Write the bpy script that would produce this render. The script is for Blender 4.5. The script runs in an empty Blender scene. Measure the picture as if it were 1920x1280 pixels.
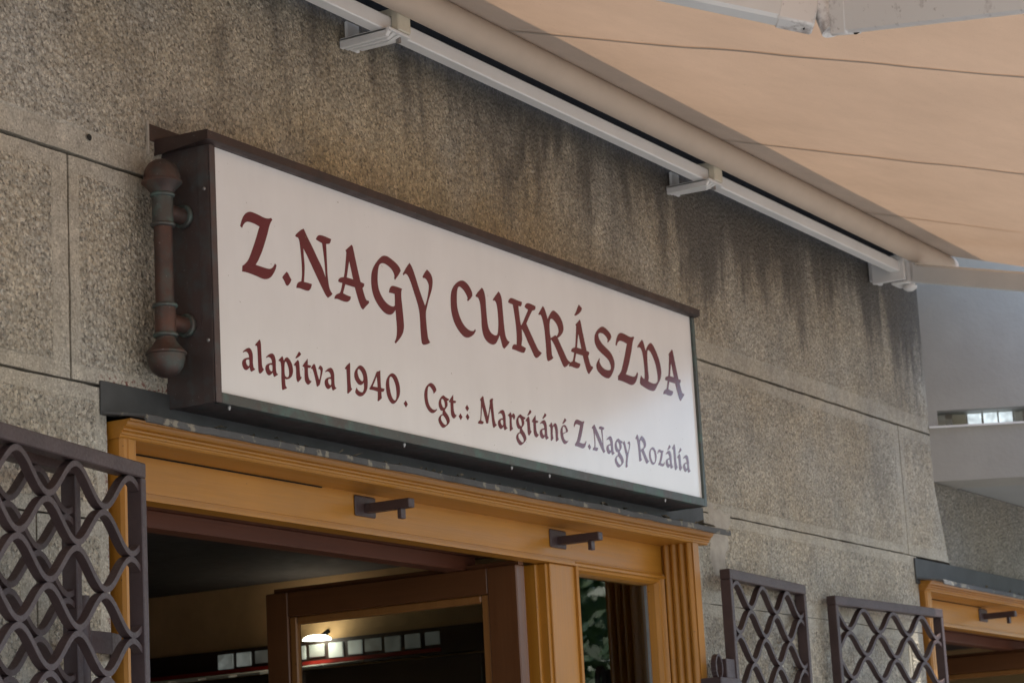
import bpy, bmesh, math, random
from mathutils import Vector, Matrix, noise
from mathutils.geometry import tessellate_polygon
scene = bpy.context.scene
R = math.radians
# ------------------------------------------------------------------ camera
cd = bpy.data.cameras.new('camera'); cam = bpy.data.objects.new('camera', cd)
scene.collection.objects.link(cam); scene.camera = cam
cd.sensor_fit = 'HORIZONTAL'; cd.sensor_width = 36.0; cd.lens = 4588 / 1920 * 36.0
cd.clip_start = 0.05; cd.clip_end = 2000
right = Vector((0.507394, -0.860037, -0.053738)); down = Vector((0.151072, 0.150176, -0.977049)); fwd = Vector((0.848368, 0.487630, 0.206126))
rot = Matrix((right, -down, -fwd)).transposed()
cam.matrix_world = Matrix.Translation((0, -3.128, 1.6)) @ rot.to_4x4()
cd.dof.use_dof = True; cd.dof.focus_distance = 5.45; cd.dof.aperture_fstop = 9.5; cd.dof.aperture_blades = 7
# ------------------------------------------------------------------ light
TO_SUN = Vector((0.17, -0.22, 0.90)).normalized()
w = bpy.data.worlds.new('World'); scene.world = w; w.use_nodes = True
wn = w.node_tree.nodes; wl = w.node_tree.links
bg = wn['Background']; sky = wn.new('ShaderNodeTexSky'); sky.sky_type = 'NISHITA'; sky.sun_disc = False
sky.sun_elevation = math.asin(TO_SUN.z); sky.sun_rotation = math.atan2(TO_SUN.x, TO_SUN.y)
sky.air_density = 1.0; sky.dust_density = 1.6; sky.ozone_density = 1.0
wl.new(sky.outputs[0], bg.inputs[0]); bg.inputs[1].default_value = 0.145
sd = bpy.data.lights.new('sun', 'SUN'); sd.energy = 3.6; sd.angle = R(0.55); sd.color = (1.0, 0.95, 0.87)
so = bpy.data.objects.new('sun', sd); scene.collection.objects.link(so)
so.rotation_euler = (-TO_SUN).to_track_quat('-Z', 'Y').to_euler(); so.location = (0, -6, 12)
scene.view_settings.view_transform = 'Standard'; scene.view_settings.look = 'None'
scene.view_settings.exposure = 1.62; scene.view_settings.gamma = 1.0
scene.render.engine = 'CYCLES'
scene.cycles.max_bounces = 8; scene.cycles.diffuse_bounces = 5; scene.cycles.transmission_bounces = 8; scene.cycles.transparent_max_bounces = 12
# ------------------------------------------------------------------ helpers
C = scene.collection
def empty(name, loc=(0, 0, 0), rz=0.0):
    o = bpy.data.objects.new(name, None); C.objects.link(o); o.location = loc; o.rotation_euler = (0, 0, rz); o.empty_display_size = .1
    return o
def tag(o, label, cat, group=None):
    o['label'] = label; o['category'] = cat
    if group: o['group'] = group
    return o
def thing(name, label, cat, loc=(0, 0, 0), rz=0.0, group=None): return tag(empty(name, loc, rz), label, cat, group)
def wpos(o):
    p = Vector((0, 0, 0))
    while o: p += o.location; o = o.parent
    return p
class MB:
    """collects polygons, builds ONE mesh object"""
    def __init__(s): s.v = []; s.f = []; s.m = []
    def add(s, vs, fs, mi=0):
        b = len(s.v); s.v += [tuple(v) for v in vs]; s.f += [[i + b for i in f] for f in fs]; s.m += [mi] * len(fs); return s
    def box(s, x0, x1, y0, y1, z0, z1, c=0.0, mi=0):
        if c <= 0:
            v = [(x, y, z) for x in (x0, x1) for y in (y0, y1) for z in (z0, z1)]
            return s.add(v, [(0, 1, 3, 2), (4, 6, 7, 5), (0, 4, 5, 1), (2, 3, 7, 6), (0, 2, 6, 4), (1, 5, 7, 3)], mi)
        bm = bmesh.new(); bmesh.ops.create_cube(bm, size=1.0)
        for v in bm.verts: v.co = Vector(((x0 + x1) / 2 + v.co.x * (x1 - x0), (y0 + y1) / 2 + v.co.y * (y1 - y0), (z0 + z1) / 2 + v.co.z * (z1 - z0)))
        bmesh.ops.bevel(bm, geom=bm.edges[:], offset=c, segments=1, affect='EDGES', clamp_overlap=True)
        bm.verts.index_update()
        s.add([v.co for v in bm.verts], [[v.index for v in f.verts] for f in bm.faces], mi); bm.free(); return s
    def prism(s, pts, axis, a0, a1, mi=0):
        """extrude closed 2D polygon along axis: 'x' pts=(y,z), 'y' pts=(x,z), 'z' pts=(x,y)"""
        n = len(pts)
        def P(p, a): return {'x': (a, p[0], p[1]), 'y': (p[0], a, p[1]), 'z': (p[0], p[1], a)}[axis]
        v = [P(p, a0) for p in pts] + [P(p, a1) for p in pts]
        f = [(i, (i + 1) % n, n + (i + 1) % n, n + i) for i in range(n)]
        tri = tessellate_polygon([[Vector((p[0], p[1], 0)) for p in pts]])
        f += [tuple(t) for t in tri] + [tuple(n + i for i in reversed(t)) for t in tri]
        return s.add(v, f, mi)
    def tube(s, p0, p1, r0, r1=None, n=20, mi=0):
        r1 = r0 if r1 is None else r1; p0 = Vector(p0); p1 = Vector(p1); d = (p1 - p0).normalized()
        a = d.orthogonal().normalized(); b = d.cross(a)
        v = []
        for p, r in ((p0, r0), (p1, r1)):
            for i in range(n):
                t = 2 * math.pi * i / n; v.append(p + a * math.cos(t) * r + b * math.sin(t) * r)
        f = [(i, (i + 1) % n, n + (i + 1) % n, n + i) for i in range(n)] + [tuple(reversed(range(n))), tuple(range(n, 2 * n))]
        return s.add(v, f, mi)
    def lathe(s, c, prof, n=28, axis='z'):
        """prof = [(r, h)] revolved about an axis through c"""
        v = []; c = Vector(c)
        for r, h in prof:
            for i in range(n):
                t = 2 * math.pi * i / n; q = (r * math.cos(t), r * math.sin(t))
                v.append(c + (Vector((q[0], q[1], h)) if axis == 'z' else Vector((h, q[0], q[1]))))
        f = []
        for k in range(len(prof) - 1):
            for i in range(n):
                j = (i + 1) % n; f.append((k * n + i, k * n + j, (k + 1) * n + j, (k + 1) * n + i))
        f.append(tuple(reversed(range(n)))); f.append(tuple(range((len(prof) - 1) * n, len(prof) * n)))
        return s.add(v, f)
    def bar(s, p0, p1, wd, ht, up=(0, 0, 1), c=0.0):
        """rectangular bar from p0 to p1 (wd sideways, ht along up)"""
        p0 = Vector(p0); p1 = Vector(p1); d = (p1 - p0); L = d.length; d.normalize()
        sd_ = d.cross(Vector(up)).normalized(); u = sd_.cross(d)
        t = MB(); t.box(0, L, -wd / 2, wd / 2, -ht / 2, ht / 2, c)
        return s.add([p0 + d * q[0] + sd_ * q[1] + u * q[2] for q in t.v], t.f)
    def build(s, name, mats, parent=None, smooth=None, local=False):
        me = bpy.data.meshes.new(name); off = Vector((0, 0, 0)) if (parent is None or local) else wpos(parent)
        me.from_pydata([Vector(v) - off for v in s.v], [], s.f)
        for m in (mats if isinstance(mats, (list, tuple)) else [mats]): me.materials.append(m)
        me.polygons.foreach_set('material_index', s.m)
        bm = bmesh.new(); bm.from_mesh(me); bmesh.ops.recalc_face_normals(bm, faces=bm.faces[:]); bm.to_mesh(me); bm.free()
        if smooth is not None:
            me.polygons.foreach_set('use_smooth', [True] * len(me.polygons)); me.set_sharp_from_angle(angle=R(smooth))
        o = bpy.data.objects.new(name, me); C.objects.link(o)
        if parent is not None: o.parent = parent
        return o
def struct(o): o['kind'] = 'structure'; return o
# ------------------------------------------------------------------ materials
class NT:
    def __init__(s, name):
        s.mat = bpy.data.materials.new(name); s.mat.use_nodes = True
        s.n = s.mat.node_tree.nodes; s.l = s.mat.node_tree.links; s.b = s.n['Principled BSDF']; s.out = s.n['Material Output']
        s.pos = s.n.new('ShaderNodeNewGeometry').outputs['Position']
    def mp(s, scale, vec=None, rot=(0, 0, 0)):
        m = s.n.new('ShaderNodeMapping'); m.inputs['Scale'].default_value = scale; m.inputs['Rotation'].default_value = rot
        s.l.new(vec or s.pos, m.inputs['Vector']); return m.outputs[0]
    def noise(s, scale, detail=4, rough=.55, vec=None, dist=0):
        t = s.n.new('ShaderNodeTexNoise'); t.inputs['Scale'].default_value = scale; t.inputs['Detail'].default_value = detail
        t.inputs['Roughness'].default_value = rough; t.inputs['Distortion'].default_value = dist; s.l.new(vec or s.pos, t.inputs['Vector']); return t.outputs['Fac']
    def voro(s, scale, out='Color', vec=None):
        t = s.n.new('ShaderNodeTexVoronoi'); t.inputs['Scale'].default_value = scale; s.l.new(vec or s.pos, t.inputs['Vector']); return t.outputs[out]
    def ramp(s, fac, stops, interp='LINEAR'):
        r = s.n.new('ShaderNodeValToRGB'); r.color_ramp.interpolation = interp; e = r.color_ramp.elements
        while len(e) < len(stops): e.new(0.5)
        for el, (p, c) in zip(e, stops): el.position = p; el.color = (c, c, c, 1) if isinstance(c, (int, float)) else (*c, 1)
        s.l.new(fac, r.inputs[0]); return r.outputs[0]
    def mix(s, fac, a, b, mode='MIX'):
        m = s.n.new('ShaderNodeMix'); m.data_type = 'RGBA'; m.blend_type = mode
        for k, x in ((0, fac), (6, a), (7, b)):
            if isinstance(x, (int, float)): m.inputs[k].default_value = x if k == 0 else (x, x, x, 1)
            elif isinstance(x, tuple): m.inputs[k].default_value = (*x, 1)
            else: s.l.new(x, m.inputs[k])
        return m.outputs[2]
    def math(s, op, a, b=None, clamp=False):
        m = s.n.new('ShaderNodeMath'); m.operation = op; m.use_clamp = clamp
        for k, x in ((0, a), (1, b)):
            if x is None: continue
            if isinstance(x, (int, float)): m.inputs[k].default_value = x
            else: s.l.new(x, m.inputs[k])
        return m.outputs[0]
    def rng(s, v, a, b, c=0., d=1., smooth=True):
        m = s.n.new('ShaderNodeMapRange'); m.interpolation_type = 'SMOOTHSTEP' if smooth else 'LINEAR'
        for k, x in zip((1, 2, 3, 4), (a, b, c, d)): m.inputs[k].default_value = x
        s.l.new(v, m.inputs[0]); return m.outputs[0]
    def sep(s):
        m = s.n.new('ShaderNodeSeparateXYZ'); s.l.new(s.pos, m.inputs[0]); return m.outputs
    def set(s, **k):
        for a, x in k.items():
            i = s.b.inputs[a.replace('_', ' ')]
            if isinstance(x, (int, float)): i.default_value = x
            elif isinstance(x, tuple): i.default_value = (*x, 1) if len(x) == 3 else x
            else: s.l.new(x, i)
        return s
    def bump(s, h, strength=.5, dist=.005, nrm=None):
        b = s.n.new('ShaderNodeBump'); b.inputs['Strength'].default_value = strength; b.inputs['Distance'].default_value = dist
        s.l.new(h, b.inputs['Height'])
        if nrm: s.l.new(nrm, b.inputs['Normal'])
        s.l.new(b.outputs[0], s.b.inputs['Normal']); return b.outputs[0]

def stone_mat(name, margin=False, tone=1.0):
    t = NT(name); x, y, z = t.sep()
    cell = t.voro(165 if not margin else 240); cv = t.ramp(cell, [(0.05, .26), (.30, .76), (.62, 1.06), (.95, 1.68)])
    pit = t.rng(t.noise(88, 4, .72), .575, .66, 0., .85); glint = t.rng(t.noise(125, 3, .65, t.mp((1, 1, .75))), .59, .68, 0., .62)
    fine = t.ramp(t.noise(420, 3, .6), [(.30, .72), (.70, 1.25)])
    med = t.ramp(t.noise(38, 4, .6), [(.32, .80), (.70, 1.14)])
    big = t.ramp(t.noise(1.7, 5, .6), [(.30, .82), (.72, 1.12)])
    base = t.mix(t.ramp(t.noise(2.6, 4, .55), [(.36, 0.), (.66, 1.)]), (.43 * tone, .395 * tone, .325 * tone), (.415 * tone, .348 * tone, .245 * tone))
    if margin: base = t.mix(.20, base, (.36 * tone, .335 * tone, .285 * tone))
    col = t.mix(.85 if not margin else .45, base, cv, 'MULTIPLY')
    for k, f in ((med, .9), (fine, .9), (big, 1.0), (t.ramp(t.noise(6.5, 5, .65), [(.32, .78), (.68, 1.12)]), .9)): col = t.mix(f, col, k, 'MULTIPLY')
    col = t.mix(t.math('MULTIPLY', pit, .35 if margin else 1.0), col, (.07, .062, .052)); col = t.mix(t.math('MULTIPLY', glint, .3 if margin else 1.0), col, (.62, .58, .51))
    oc = t.math('MULTIPLY', t.math('MULTIPLY', t.rng(z, 3.62, 3.18), t.rng(x, 3.95, 4.5)), t.math('MULTIPLY', t.rng(x, 6.4, 5.2), t.rng(t.noise(1.9, 4, .6), .26, .55)))
    col = t.mix(t.math('MULTIPLY', oc, .85), col, t.mix(1.0, (1.12, .93, .62), col, 'MULTIPLY'))      # patchy ochre tint over the sign
    col = t.mix(t.rng(x, 4.6, 3.5, 0., .62), col, t.mix(1.0, (1.30, 1.35, 1.44), col, 'MULTIPLY'))      # stronger light on the left end, put into the stone colour
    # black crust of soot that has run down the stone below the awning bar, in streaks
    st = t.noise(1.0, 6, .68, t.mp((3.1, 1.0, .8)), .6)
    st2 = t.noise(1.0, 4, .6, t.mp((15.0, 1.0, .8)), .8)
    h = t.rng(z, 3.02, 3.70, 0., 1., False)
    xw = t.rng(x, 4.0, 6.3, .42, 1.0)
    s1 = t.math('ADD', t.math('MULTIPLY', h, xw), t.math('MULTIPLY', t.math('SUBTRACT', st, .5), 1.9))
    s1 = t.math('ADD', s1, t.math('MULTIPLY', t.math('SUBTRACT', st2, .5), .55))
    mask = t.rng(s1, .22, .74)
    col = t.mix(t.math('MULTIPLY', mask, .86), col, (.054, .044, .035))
    col = t.mix(t.rng(z, 3.53, 3.66, 0., .85), col, (.020, .019, .018))  # near black behind the roller: shade painted into the stone
    # faint runs further down
    s3 = t.rng(t.noise(1.0, 5, .65, t.mp((11.0, 1.0, .45))), .56, .74)
    col = t.mix(t.math('MULTIPLY', s3, .30), col, (.11, .10, .088))
    pale = t.rng(t.noise(1.0, 5, .6, t.mp((19.0, 1.0, .6))), .62, .76)
    col = t.mix(t.math('MULTIPLY', pale, .22), col, (.46, .43, .37))
    # flecks of old red paint next to the door casing
    fl = t.rng(t.noise(80, 3, .6), .53, .58)
    r1 = t.math('MULTIPLY', t.rng(z, 2.573, 2.583), t.rng(z, 2.606, 2.592)); r1 = t.math('MULTIPLY', r1, t.math('MULTIPLY', t.rng(x, 3.76, 3.80), t.rng(x, 4.03, 3.99)))
    r2 = t.math('MULTIPLY', t.math('MULTIPLY', t.rng(x, 3.775, 3.79), t.rng(x, 3.806, 3.803)), t.rng(z, 2.52, 2.46))
    col = t.mix(t.math('MULTIPLY', fl, t.math('MAXIMUM', r1, r2)), col, (.16, .045, .035))
    t.set(Base_Color=col, Roughness=t.ramp(cell, [(.2, .62), (.9, .42)]))
    t.b.inputs['Specular IOR Level'].default_value = .5
    if margin:
        tool = t.noise(1.0, 3, .6, t.mp((330., 330., 14.)))
        hgt = t.math('ADD', t.math('MULTIPLY', tool, .8), t.math('MULTIPLY', t.noise(150, 3), .35)); t.bump(hgt, .75, .0035)
    else:
        hgt = t.math('ADD', t.math('MULTIPLY', t.voro(100, 'Distance'), .9), t.math('ADD', t.math('MULTIPLY', t.noise(75, 4, .65), 1.2), t.math('MULTIPLY', t.noise(260, 3, .6), .4)))
        t.bump(hgt, 1.0, .0075)
    return t.mat
M = {}
M['stone'] = stone_mat('rough_cast_stone'); M['margin'] = stone_mat('tooled_stone_margin', True); M['shaded_stone'] = stone_mat('soffit_shade_stone', False, .52)  # last is the same stone with the soffit's shade put into its tone
def plain(name, col, rough=.5, metal=0., var=.12, nscale=8., bump=.0, bscale=60., spec=.5, coat=0.):
    t = NT(name); n = t.ramp(t.noise(nscale, 5, .6), [(.28, 1 - var), (.72, 1 + var)])
    t.set(Base_Color=t.mix(1.0, col, n, 'MULTIPLY'), Roughness=t.ramp(t.noise(nscale * 3, 4), [(.3, max(.03, rough - .08)), (.7, min(1, rough + .1))]), Metallic=metal)
    t.b.inputs['Specular IOR Level'].default_value = spec; t.b.inputs['Coat Weight'].default_value = coat
    if bump: t.bump(t.noise(bscale, 4, .6), bump, .004)
    return t
M['mortar_dark'] = plain('joint_mortar', (.022, .020, .018), .95).mat
M['mortar'] = plain('smeared_mortar', (.36, .325, .275), .85, var=.25, nscale=20, bump=.5, bscale=90).mat
def copper(name, base, green, red, amount):
    t = NT(name); n1 = t.noise(9, 5, .65); n2 = t.noise(26, 5, .6); n3 = t.noise(140, 3)
    c = t.mix(t.ramp(n1, [(.40, 0.), (.68, 1.)]), base, red)
    c = t.mix(t.math('MULTIPLY', t.ramp(n2, [(.48, 0.), (.70, 1.)]), amount), c, green)
    c = t.mix(t.ramp(n3, [(.66, 0.), (.76, .55)]), c, (.26, .25, .24))
    t.set(Base_Color=c, Roughness=t.ramp(n2, [(.3, .38), (.7, .62)]), Metallic=.45); t.bump(t.noise(300, 2), .12, .001)
    return t.mat
M['copper'] = copper('weathered_copper', (.062, .047, .043), (.075, .125, .115), (.125, .062, .046), .55)
M['patina'] = copper('green_patina_copper', (.085, .10, .094), (.11, .19, .17), (.085, .07, .062), .8)
M['sheet'] = copper('brown_copper_sheet', (.088, .068, .066), (.10, .15, .155), (.105, .072, .068), .40)
M['cap'] = copper('brown_cap_sheet', (.050, .034, .031), (.06, .06, .058), (.075, .046, .040), .25)
t = NT('lead_flashing'); n = t.noise(7, 5, .65); pch = t.rng(t.noise(24, 4, .6), .56, .62)
c = t.mix(t.ramp(n, [(.3, 0.), (.7, 1.)]), (.050, .050, .050), (.098, .098, .099)); c = t.mix(t.math('MULTIPLY', pch, .75), c, (.27, .245, .19))
t.set(Base_Color=c, Roughness=.78); t.bump(t.noise(60, 4), .35, .003); M['lead'] = t.mat
t = NT('zinc_upstand'); n = t.noise(10, 5, .6); t.set(Base_Color=t.mix(t.ramp(n, [(.3, 0.), (.7, 1.)]), (.036, .038, .039), (.062, .066, .068)), Roughness=.62); t.bump(t.noise(25, 3), .2, .003); M['zinc'] = t.mat
def wood(name, c0, c1, axis, rough=.36, spec=.5):
    t = NT(name); sc = {'x': (1.2, 34, 34), 'z': (34, 34, 1.2), 'y': (34, 1.2, 34)}[axis]
    g = t.noise(1.0, 6, .62, t.mp(sc)); f = t.noise(1.0, 4, .6, t.mp(tuple(4 * k for k in sc))); big = t.noise(3.0, 4)
    c = t.mix(t.ramp(g, [(.25, .2), (.75, .8)]), c0, c1); c = t.mix(.35, c, t.ramp(f, [(.3, .82), (.7, 1.12)]), 'MULTIPLY'); c = t.mix(.8, c, t.ramp(big, [(.3, .88), (.7, 1.1)]), 'MULTIPLY')
    sp = t.rng(t.noise(75, 2), .735, .75); c = t.mix(t.math('MULTIPLY', sp, .8), c, (.08, .035, .012))
    t.set(Base_Color=c, Roughness=t.ramp(g, [(.3, rough), (.7, rough + .14)])); t.b.inputs['Specular IOR Level'].default_value = spec
    t.bump(t.math('ADD', g, t.math('MULTIPLY', f, .6)), .16, .0025); return t.mat
for a in 'xyz': M['wood_' + a] = wood('ochre_painted_wood_' + a, (.365, .146, .014), (.445, .190, .022), a)
for a in 'xyz': M['leaf_' + a] = wood('varnished_door_wood_' + a, (.115, .042, .016), (.17, .066, .022), a, .34)
M['bead_z'] = wood('door_bead_wood', (.26, .108, .030), (.35, .150, .042), 'z', .34)
M['red_wood_x'] = wood('red_brown_lining_wood', (.085, .024, .010), (.150, .045, .018), 'x', .5)
t = NT('brown_iron_paint'); n = t.noise(14, 5, .6); fine = t.noise(160, 3)
t.set(Base_Color=t.mix(t.ramp(n, [(.3, 0.), (.72, 1.)]), (.046, .027, .027), (.072, .045, .043)), Roughness=t.ramp(fine, [(.3, .42), (.7, .62)])); t.b.inputs['Specular IOR Level'].default_value = .45
t.bump(t.noise(120, 4), .22, .002); M['iron'] = t.mat
M['steel'] = plain('dull_rivet', (.34, .33, .32), .4, .8).mat
# sign face and letters share the same glossy acrylic
def acrylic(name, col, var):
    t = NT(name); n = t.noise(5, 5, .6); st = t.noise(1.0, 5, .62, t.mp((14, 1, 1.6)))
    c = t.mix(1.0, col, t.ramp(n, [(.3, 1 - var), (.7, 1 + var)]), 'MULTIPLY'); c = t.mix(.6, c, t.ramp(st, [(.3, 1.03), (.72, 1 - 1.6 * var)]), 'MULTIPLY')
    sp = t.rng(t.noise(85, 2), .755, .77); c = t.mix(t.math('MULTIPLY', sp, .6), c, (.22, .17, .12))
    t.set(Base_Color=c, Roughness=.16); t.b.inputs['IOR'].default_value = 1.49; t.b.inputs['Specular IOR Level'].default_value = .5
    t.bump(t.noise(3.0, 2), .035, .01); return t.mat
M['acrylic'] = acrylic('white_acrylic_face', (.775, .76, .745), .03); M['maroon'] = acrylic('maroon_vinyl', (.125, .011, .021), .05)
# awning cloth: thin, lets part of the sun through
def cloth(name, refl, trans, f):
    t = NT(name); t.n.remove(t.b); wv = t.noise(1.0, 2, .5, t.mp((260, 900, 900))); bl = t.noise(2.2, 5, .6); rp = t.noise(1.0, 4, .6, t.mp((13, 22, 22)))
    k = t.mix(1.0, t.ramp(wv, [(.3, .94), (.7, 1.06)]), t.ramp(bl, [(.3, .93), (.7, 1.06)]), 'MULTIPLY')
    k = t.mix(1.0, k, t.ramp(rp, [(.3, .975), (.7, 1.025)]), 'MULTIPLY')
    sp = t.rng(t.noise(120, 2), .74, .75); k = t.mix(t.math('MULTIPLY', sp, .5), k, .25)
    d = t.n.new('ShaderNodeBsdfDiffuse'); tr = t.n.new('ShaderNodeBsdfTranslucent'); mx = t.n.new('ShaderNodeMixShader')
    t.l.new(t.mix(1.0, refl, k, 'MULTIPLY'), d.inputs[0]); t.l.new(t.mix(1.0, trans, k, 'MULTIPLY'), tr.inputs[0])
    mx.inputs[0].default_value = f; t.l.new(d.outputs[0], mx.inputs[1]); t.l.new(tr.outputs[0], mx.inputs[2]); t.l.new(mx.outputs[0], t.out.inputs[0])
    return t.mat
M['cloth'] = cloth('awning_cloth', (.55, .47, .40), (.52, .315, .185), .112); M['seam'] = cloth('awning_seam', (.50, .44, .38), (.42, .30, .21), .075)
M['rolled'] = plain('rolled_awning_cloth', (.56, .46, .37), .85, var=.06, nscale=6, bump=.12, bscale=200).mat
t = plain('white_powder_coat', (.74, .74, .73), .38, var=.06, nscale=5); M['white'] = t.mat
t = NT('grimy_white_metal'); n = t.noise(16, 6, .68); n2 = t.noise(60, 4, .6)
c = t.mix(t.ramp(n, [(.54, 0.), (.70, .8)]), (.80, .78, .76), (.19, .14, .125)); c = t.mix(t.ramp(n2, [(.64, 0.), (.74, .6)]), c, (.16, .12, .10)); t.set(Base_Color=c, Roughness=.4); M['grimy'] = t.mat
M['cream'] = plain('yellowed_plastic', (.60, .56, .45), .45, var=.12, nscale=20).mat
M['black'] = plain('matt_black', (.014, .013, .012), .9, spec=.15).mat
t = NT('rough_render'); n = t.noise(3, 5, .6); t.set(Base_Color=t.mix(t.ramp(n, [(.3, 0.), (.7, 1.)]), (.295, .282, .256), (.36, .345, .312)), Roughness=.7); t.bump(t.math('ADD', t.noise(55, 4, .6), t.math('MULTIPLY', t.noise(16, 3), .8)), .22, .006); M['render'] = t.mat
M['soffit'] = plain('grey_soffit_paint', (.30, .305, .30), .8, var=.06, nscale=2, bump=.25, bscale=40).mat
def glass(name, tint=(1, 1, 1)):
    t = NT(name); t.n.remove(t.b); g = t.n.new('ShaderNodeBsdfGlossy'); g.inputs['Roughness'].default_value = .012
    tr = t.n.new('ShaderNodeBsdfTransparent'); tr.inputs[0].default_value = (*tint, 1); fr = t.n.new('ShaderNodeFresnel'); fr.inputs[0].default_value = 1.5
    mx = t.n.new('ShaderNodeMixShader'); b = t.n.new('ShaderNodeBump'); b.inputs['Strength'].default_value = .02; b.inputs['Distance'].default_value = .01
    t.l.new(t.noise(2.5, 2), b.inputs['Height']); t.l.new(b.outputs[0], g.inputs['Normal'])
    t.l.new(fr.outputs[0], mx.inputs[0]); t.l.new(tr.outputs[0], mx.inputs[1]); t.l.new(g.outputs[0], mx.inputs[2]); t.l.new(mx.outputs[0], t.out.inputs[0]); return t.mat
M['glass'] = glass('window_glass', (.90, .93, .91))
def emit(name, col, st):
    t = NT(name); t.set(Base_Color=col, Emission_Color=t.mix(1.0, col, t.ramp(t.noise(30, 3), [(.35, .45), (.65, 1.2)]), 'MULTIPLY'), Emission_Strength=st); return t.mat
M['lamp'] = emit('lamp_glass', (1.0, .97, .84), 5.0); M['daylit'] = emit('daylit_pane', (.62, .68, .63), .05)
M['room_wall'] = plain('ochre_room_wall', (.60, .37, .17), .85).mat; M['dim_pane'] = emit('dim_pane', (.40, .42, .38), .022); M['slat_glow'] = emit('glowing_slat', (.80, .86, .95), .42); M['ceil'] = plain('grey_ceiling_paint', (.055, .048, .042), .9).mat
M['dark_wood'] = plain('dark_cabinet_wood', (.05, .030, .022), .5).mat; M['paper'] = plain('pale_card', (.62, .58, .48), .8).mat; M['red'] = plain('red_plastic_edge', (.5, .03, .02), .5).mat
M['paving'] = plain('grey_paving', (.17, .165, .155), .85, var=.15, nscale=3, bump=.3).mat
M['floor'] = plain('brown_floor_tile', (.07, .05, .04), .5).mat
t = NT('green_leaf'); n = t.noise(1.3, 4); t.set(Base_Color=t.mix(t.ramp(n, [(.35, 0.), (.65, 1.)]), (.05, .105, .028), (.11, .19, .05)), Roughness=.5); M['foliage'] = t.mat
M['bark'] = plain('grey_bark', (.10, .08, .06), .9, bump=.6, bscale=20).mat
M['litter'] = plain('dry_litter', (.17, .14, .10), .9, var=.4, nscale=60).mat
# ------------------------------------------------------------------ ground and building
g = MB(); g.box(-400, 400, -400, 400, -.2, 0); struct(g.build('pavement', M['paving']))
bld = thing('shop_building', 'old shop front wall of rough grey brown stone slabs stained with soot', 'building', (2.0, 0, 0))
k = MB(); k.box(1.0, 12.0, .021, .32, 2.52, 5.2); k.box(1.0, 3.800, .021, .32, 0, 2.52); k.box(6.44, 8.243, .021, .32, 0, 2.52); k.box(11.1, 12.0, .021, .32, 0, 2.52)
k.build('wall_core', M['mortar_dark'], bld)
rnd = random.Random(7)
def panel(pts, mar, raise_=.0018, y=0.0, name='stone_slab', dark=False):
    """slab with a tooled margin round a rough proud centre; pts = convex outline (x,z) ccw, mar = margin per side"""
    n = len(pts); out = []; inn = []
    ins = []
    for i in range(n):                                   # inner outline: every side moved inwards by its margin
        p, q = Vector(pts[i]), Vector(pts[(i + 1) % n]); d = (q - p).normalized(); nn = Vector((-d.y, d.x)); ins.append((p + nn * mar[i], d))
    def cross(a, b):
        (p, d), (q, e) = a, b; det = d.x * e.y - d.y * e.x; r = q - p; tt = (r.x * e.y - r.y * e.x) / det; return p + d * tt
    inner = [cross(ins[i - 1], ins[i]) for i in range(n)]
    for i in range(n):
        p, q = Vector(pts[i]), Vector(pts[(i + 1) % n]); a, b = inner[i], inner[(i + 1) % n]; m = max(1, int((q - p).length / .035))
        for j in range(m):
            f = j / m; jit = 0 if j == 0 else 1
            out.append(p.lerp(q, f) + Vector((rnd.uniform(-1, 1), rnd.uniform(-1, 1))) * .0011 * jit); inn.append(a.lerp(b, f) + Vector((rnd.uniform(-1, 1), rnd.uniform(-1, 1))) * .002 * jit)
    N = len(out); v = [(p.x, y + .019, p.y) for p in out] + [(p.x, y, p.y) for p in out] + [(p.x, y, p.y) for p in inn]
    cen = sum(inn, Vector((0, 0))) / N
    in2 = [p + (cen - p).normalized() * .006 for p in inn]; v += [(p.x, y - raise_, p.y) for p in in2]
    mb = MB(); F = []
    for r in range(3): F += [(r * N + i, r * N + (i + 1) % N, (r + 1) * N + (i + 1) % N, (r + 1) * N + i) for i in range(N)]
    mb.add(v, F, 1); tri = tessellate_polygon([[Vector((p.x, p.y, 0)) for p in in2]])
    mb.f += [tuple(3 * N + i for i in q) for q in tri]; mb.m += [0] * len(tri)
    return mb.build(name, [M['shaded_stone'] if dark else M['stone'], M['shaded_stone'] if dark else M['margin']], bld)
def rect(x0, x1, z0, z1, m=(.035, .03, .035, .03), **kw): return panel([(x0, z0), (x1, z0), (x1, z1), (x0, z1)], m, **kw)
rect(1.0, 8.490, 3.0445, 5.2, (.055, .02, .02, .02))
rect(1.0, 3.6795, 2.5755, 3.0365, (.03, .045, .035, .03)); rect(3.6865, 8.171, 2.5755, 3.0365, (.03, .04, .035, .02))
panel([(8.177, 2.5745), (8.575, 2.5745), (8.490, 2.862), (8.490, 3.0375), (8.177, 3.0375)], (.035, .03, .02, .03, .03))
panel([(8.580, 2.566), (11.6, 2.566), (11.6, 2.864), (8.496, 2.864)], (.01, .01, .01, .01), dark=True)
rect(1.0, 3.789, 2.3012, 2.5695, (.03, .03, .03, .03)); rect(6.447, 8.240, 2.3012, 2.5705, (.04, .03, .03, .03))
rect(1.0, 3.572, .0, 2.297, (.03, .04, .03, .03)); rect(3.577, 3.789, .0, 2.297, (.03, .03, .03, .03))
rect(6.447, 7.20, .0, 2.2988, (.03, .04, .03, .03)); rect(7.206, 8.09, .0, 2.2988, (.03, .045, .03, .04)); rect(8.096, 8.240, .0, 2.297, (.03, .02, .03, .02))
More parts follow.
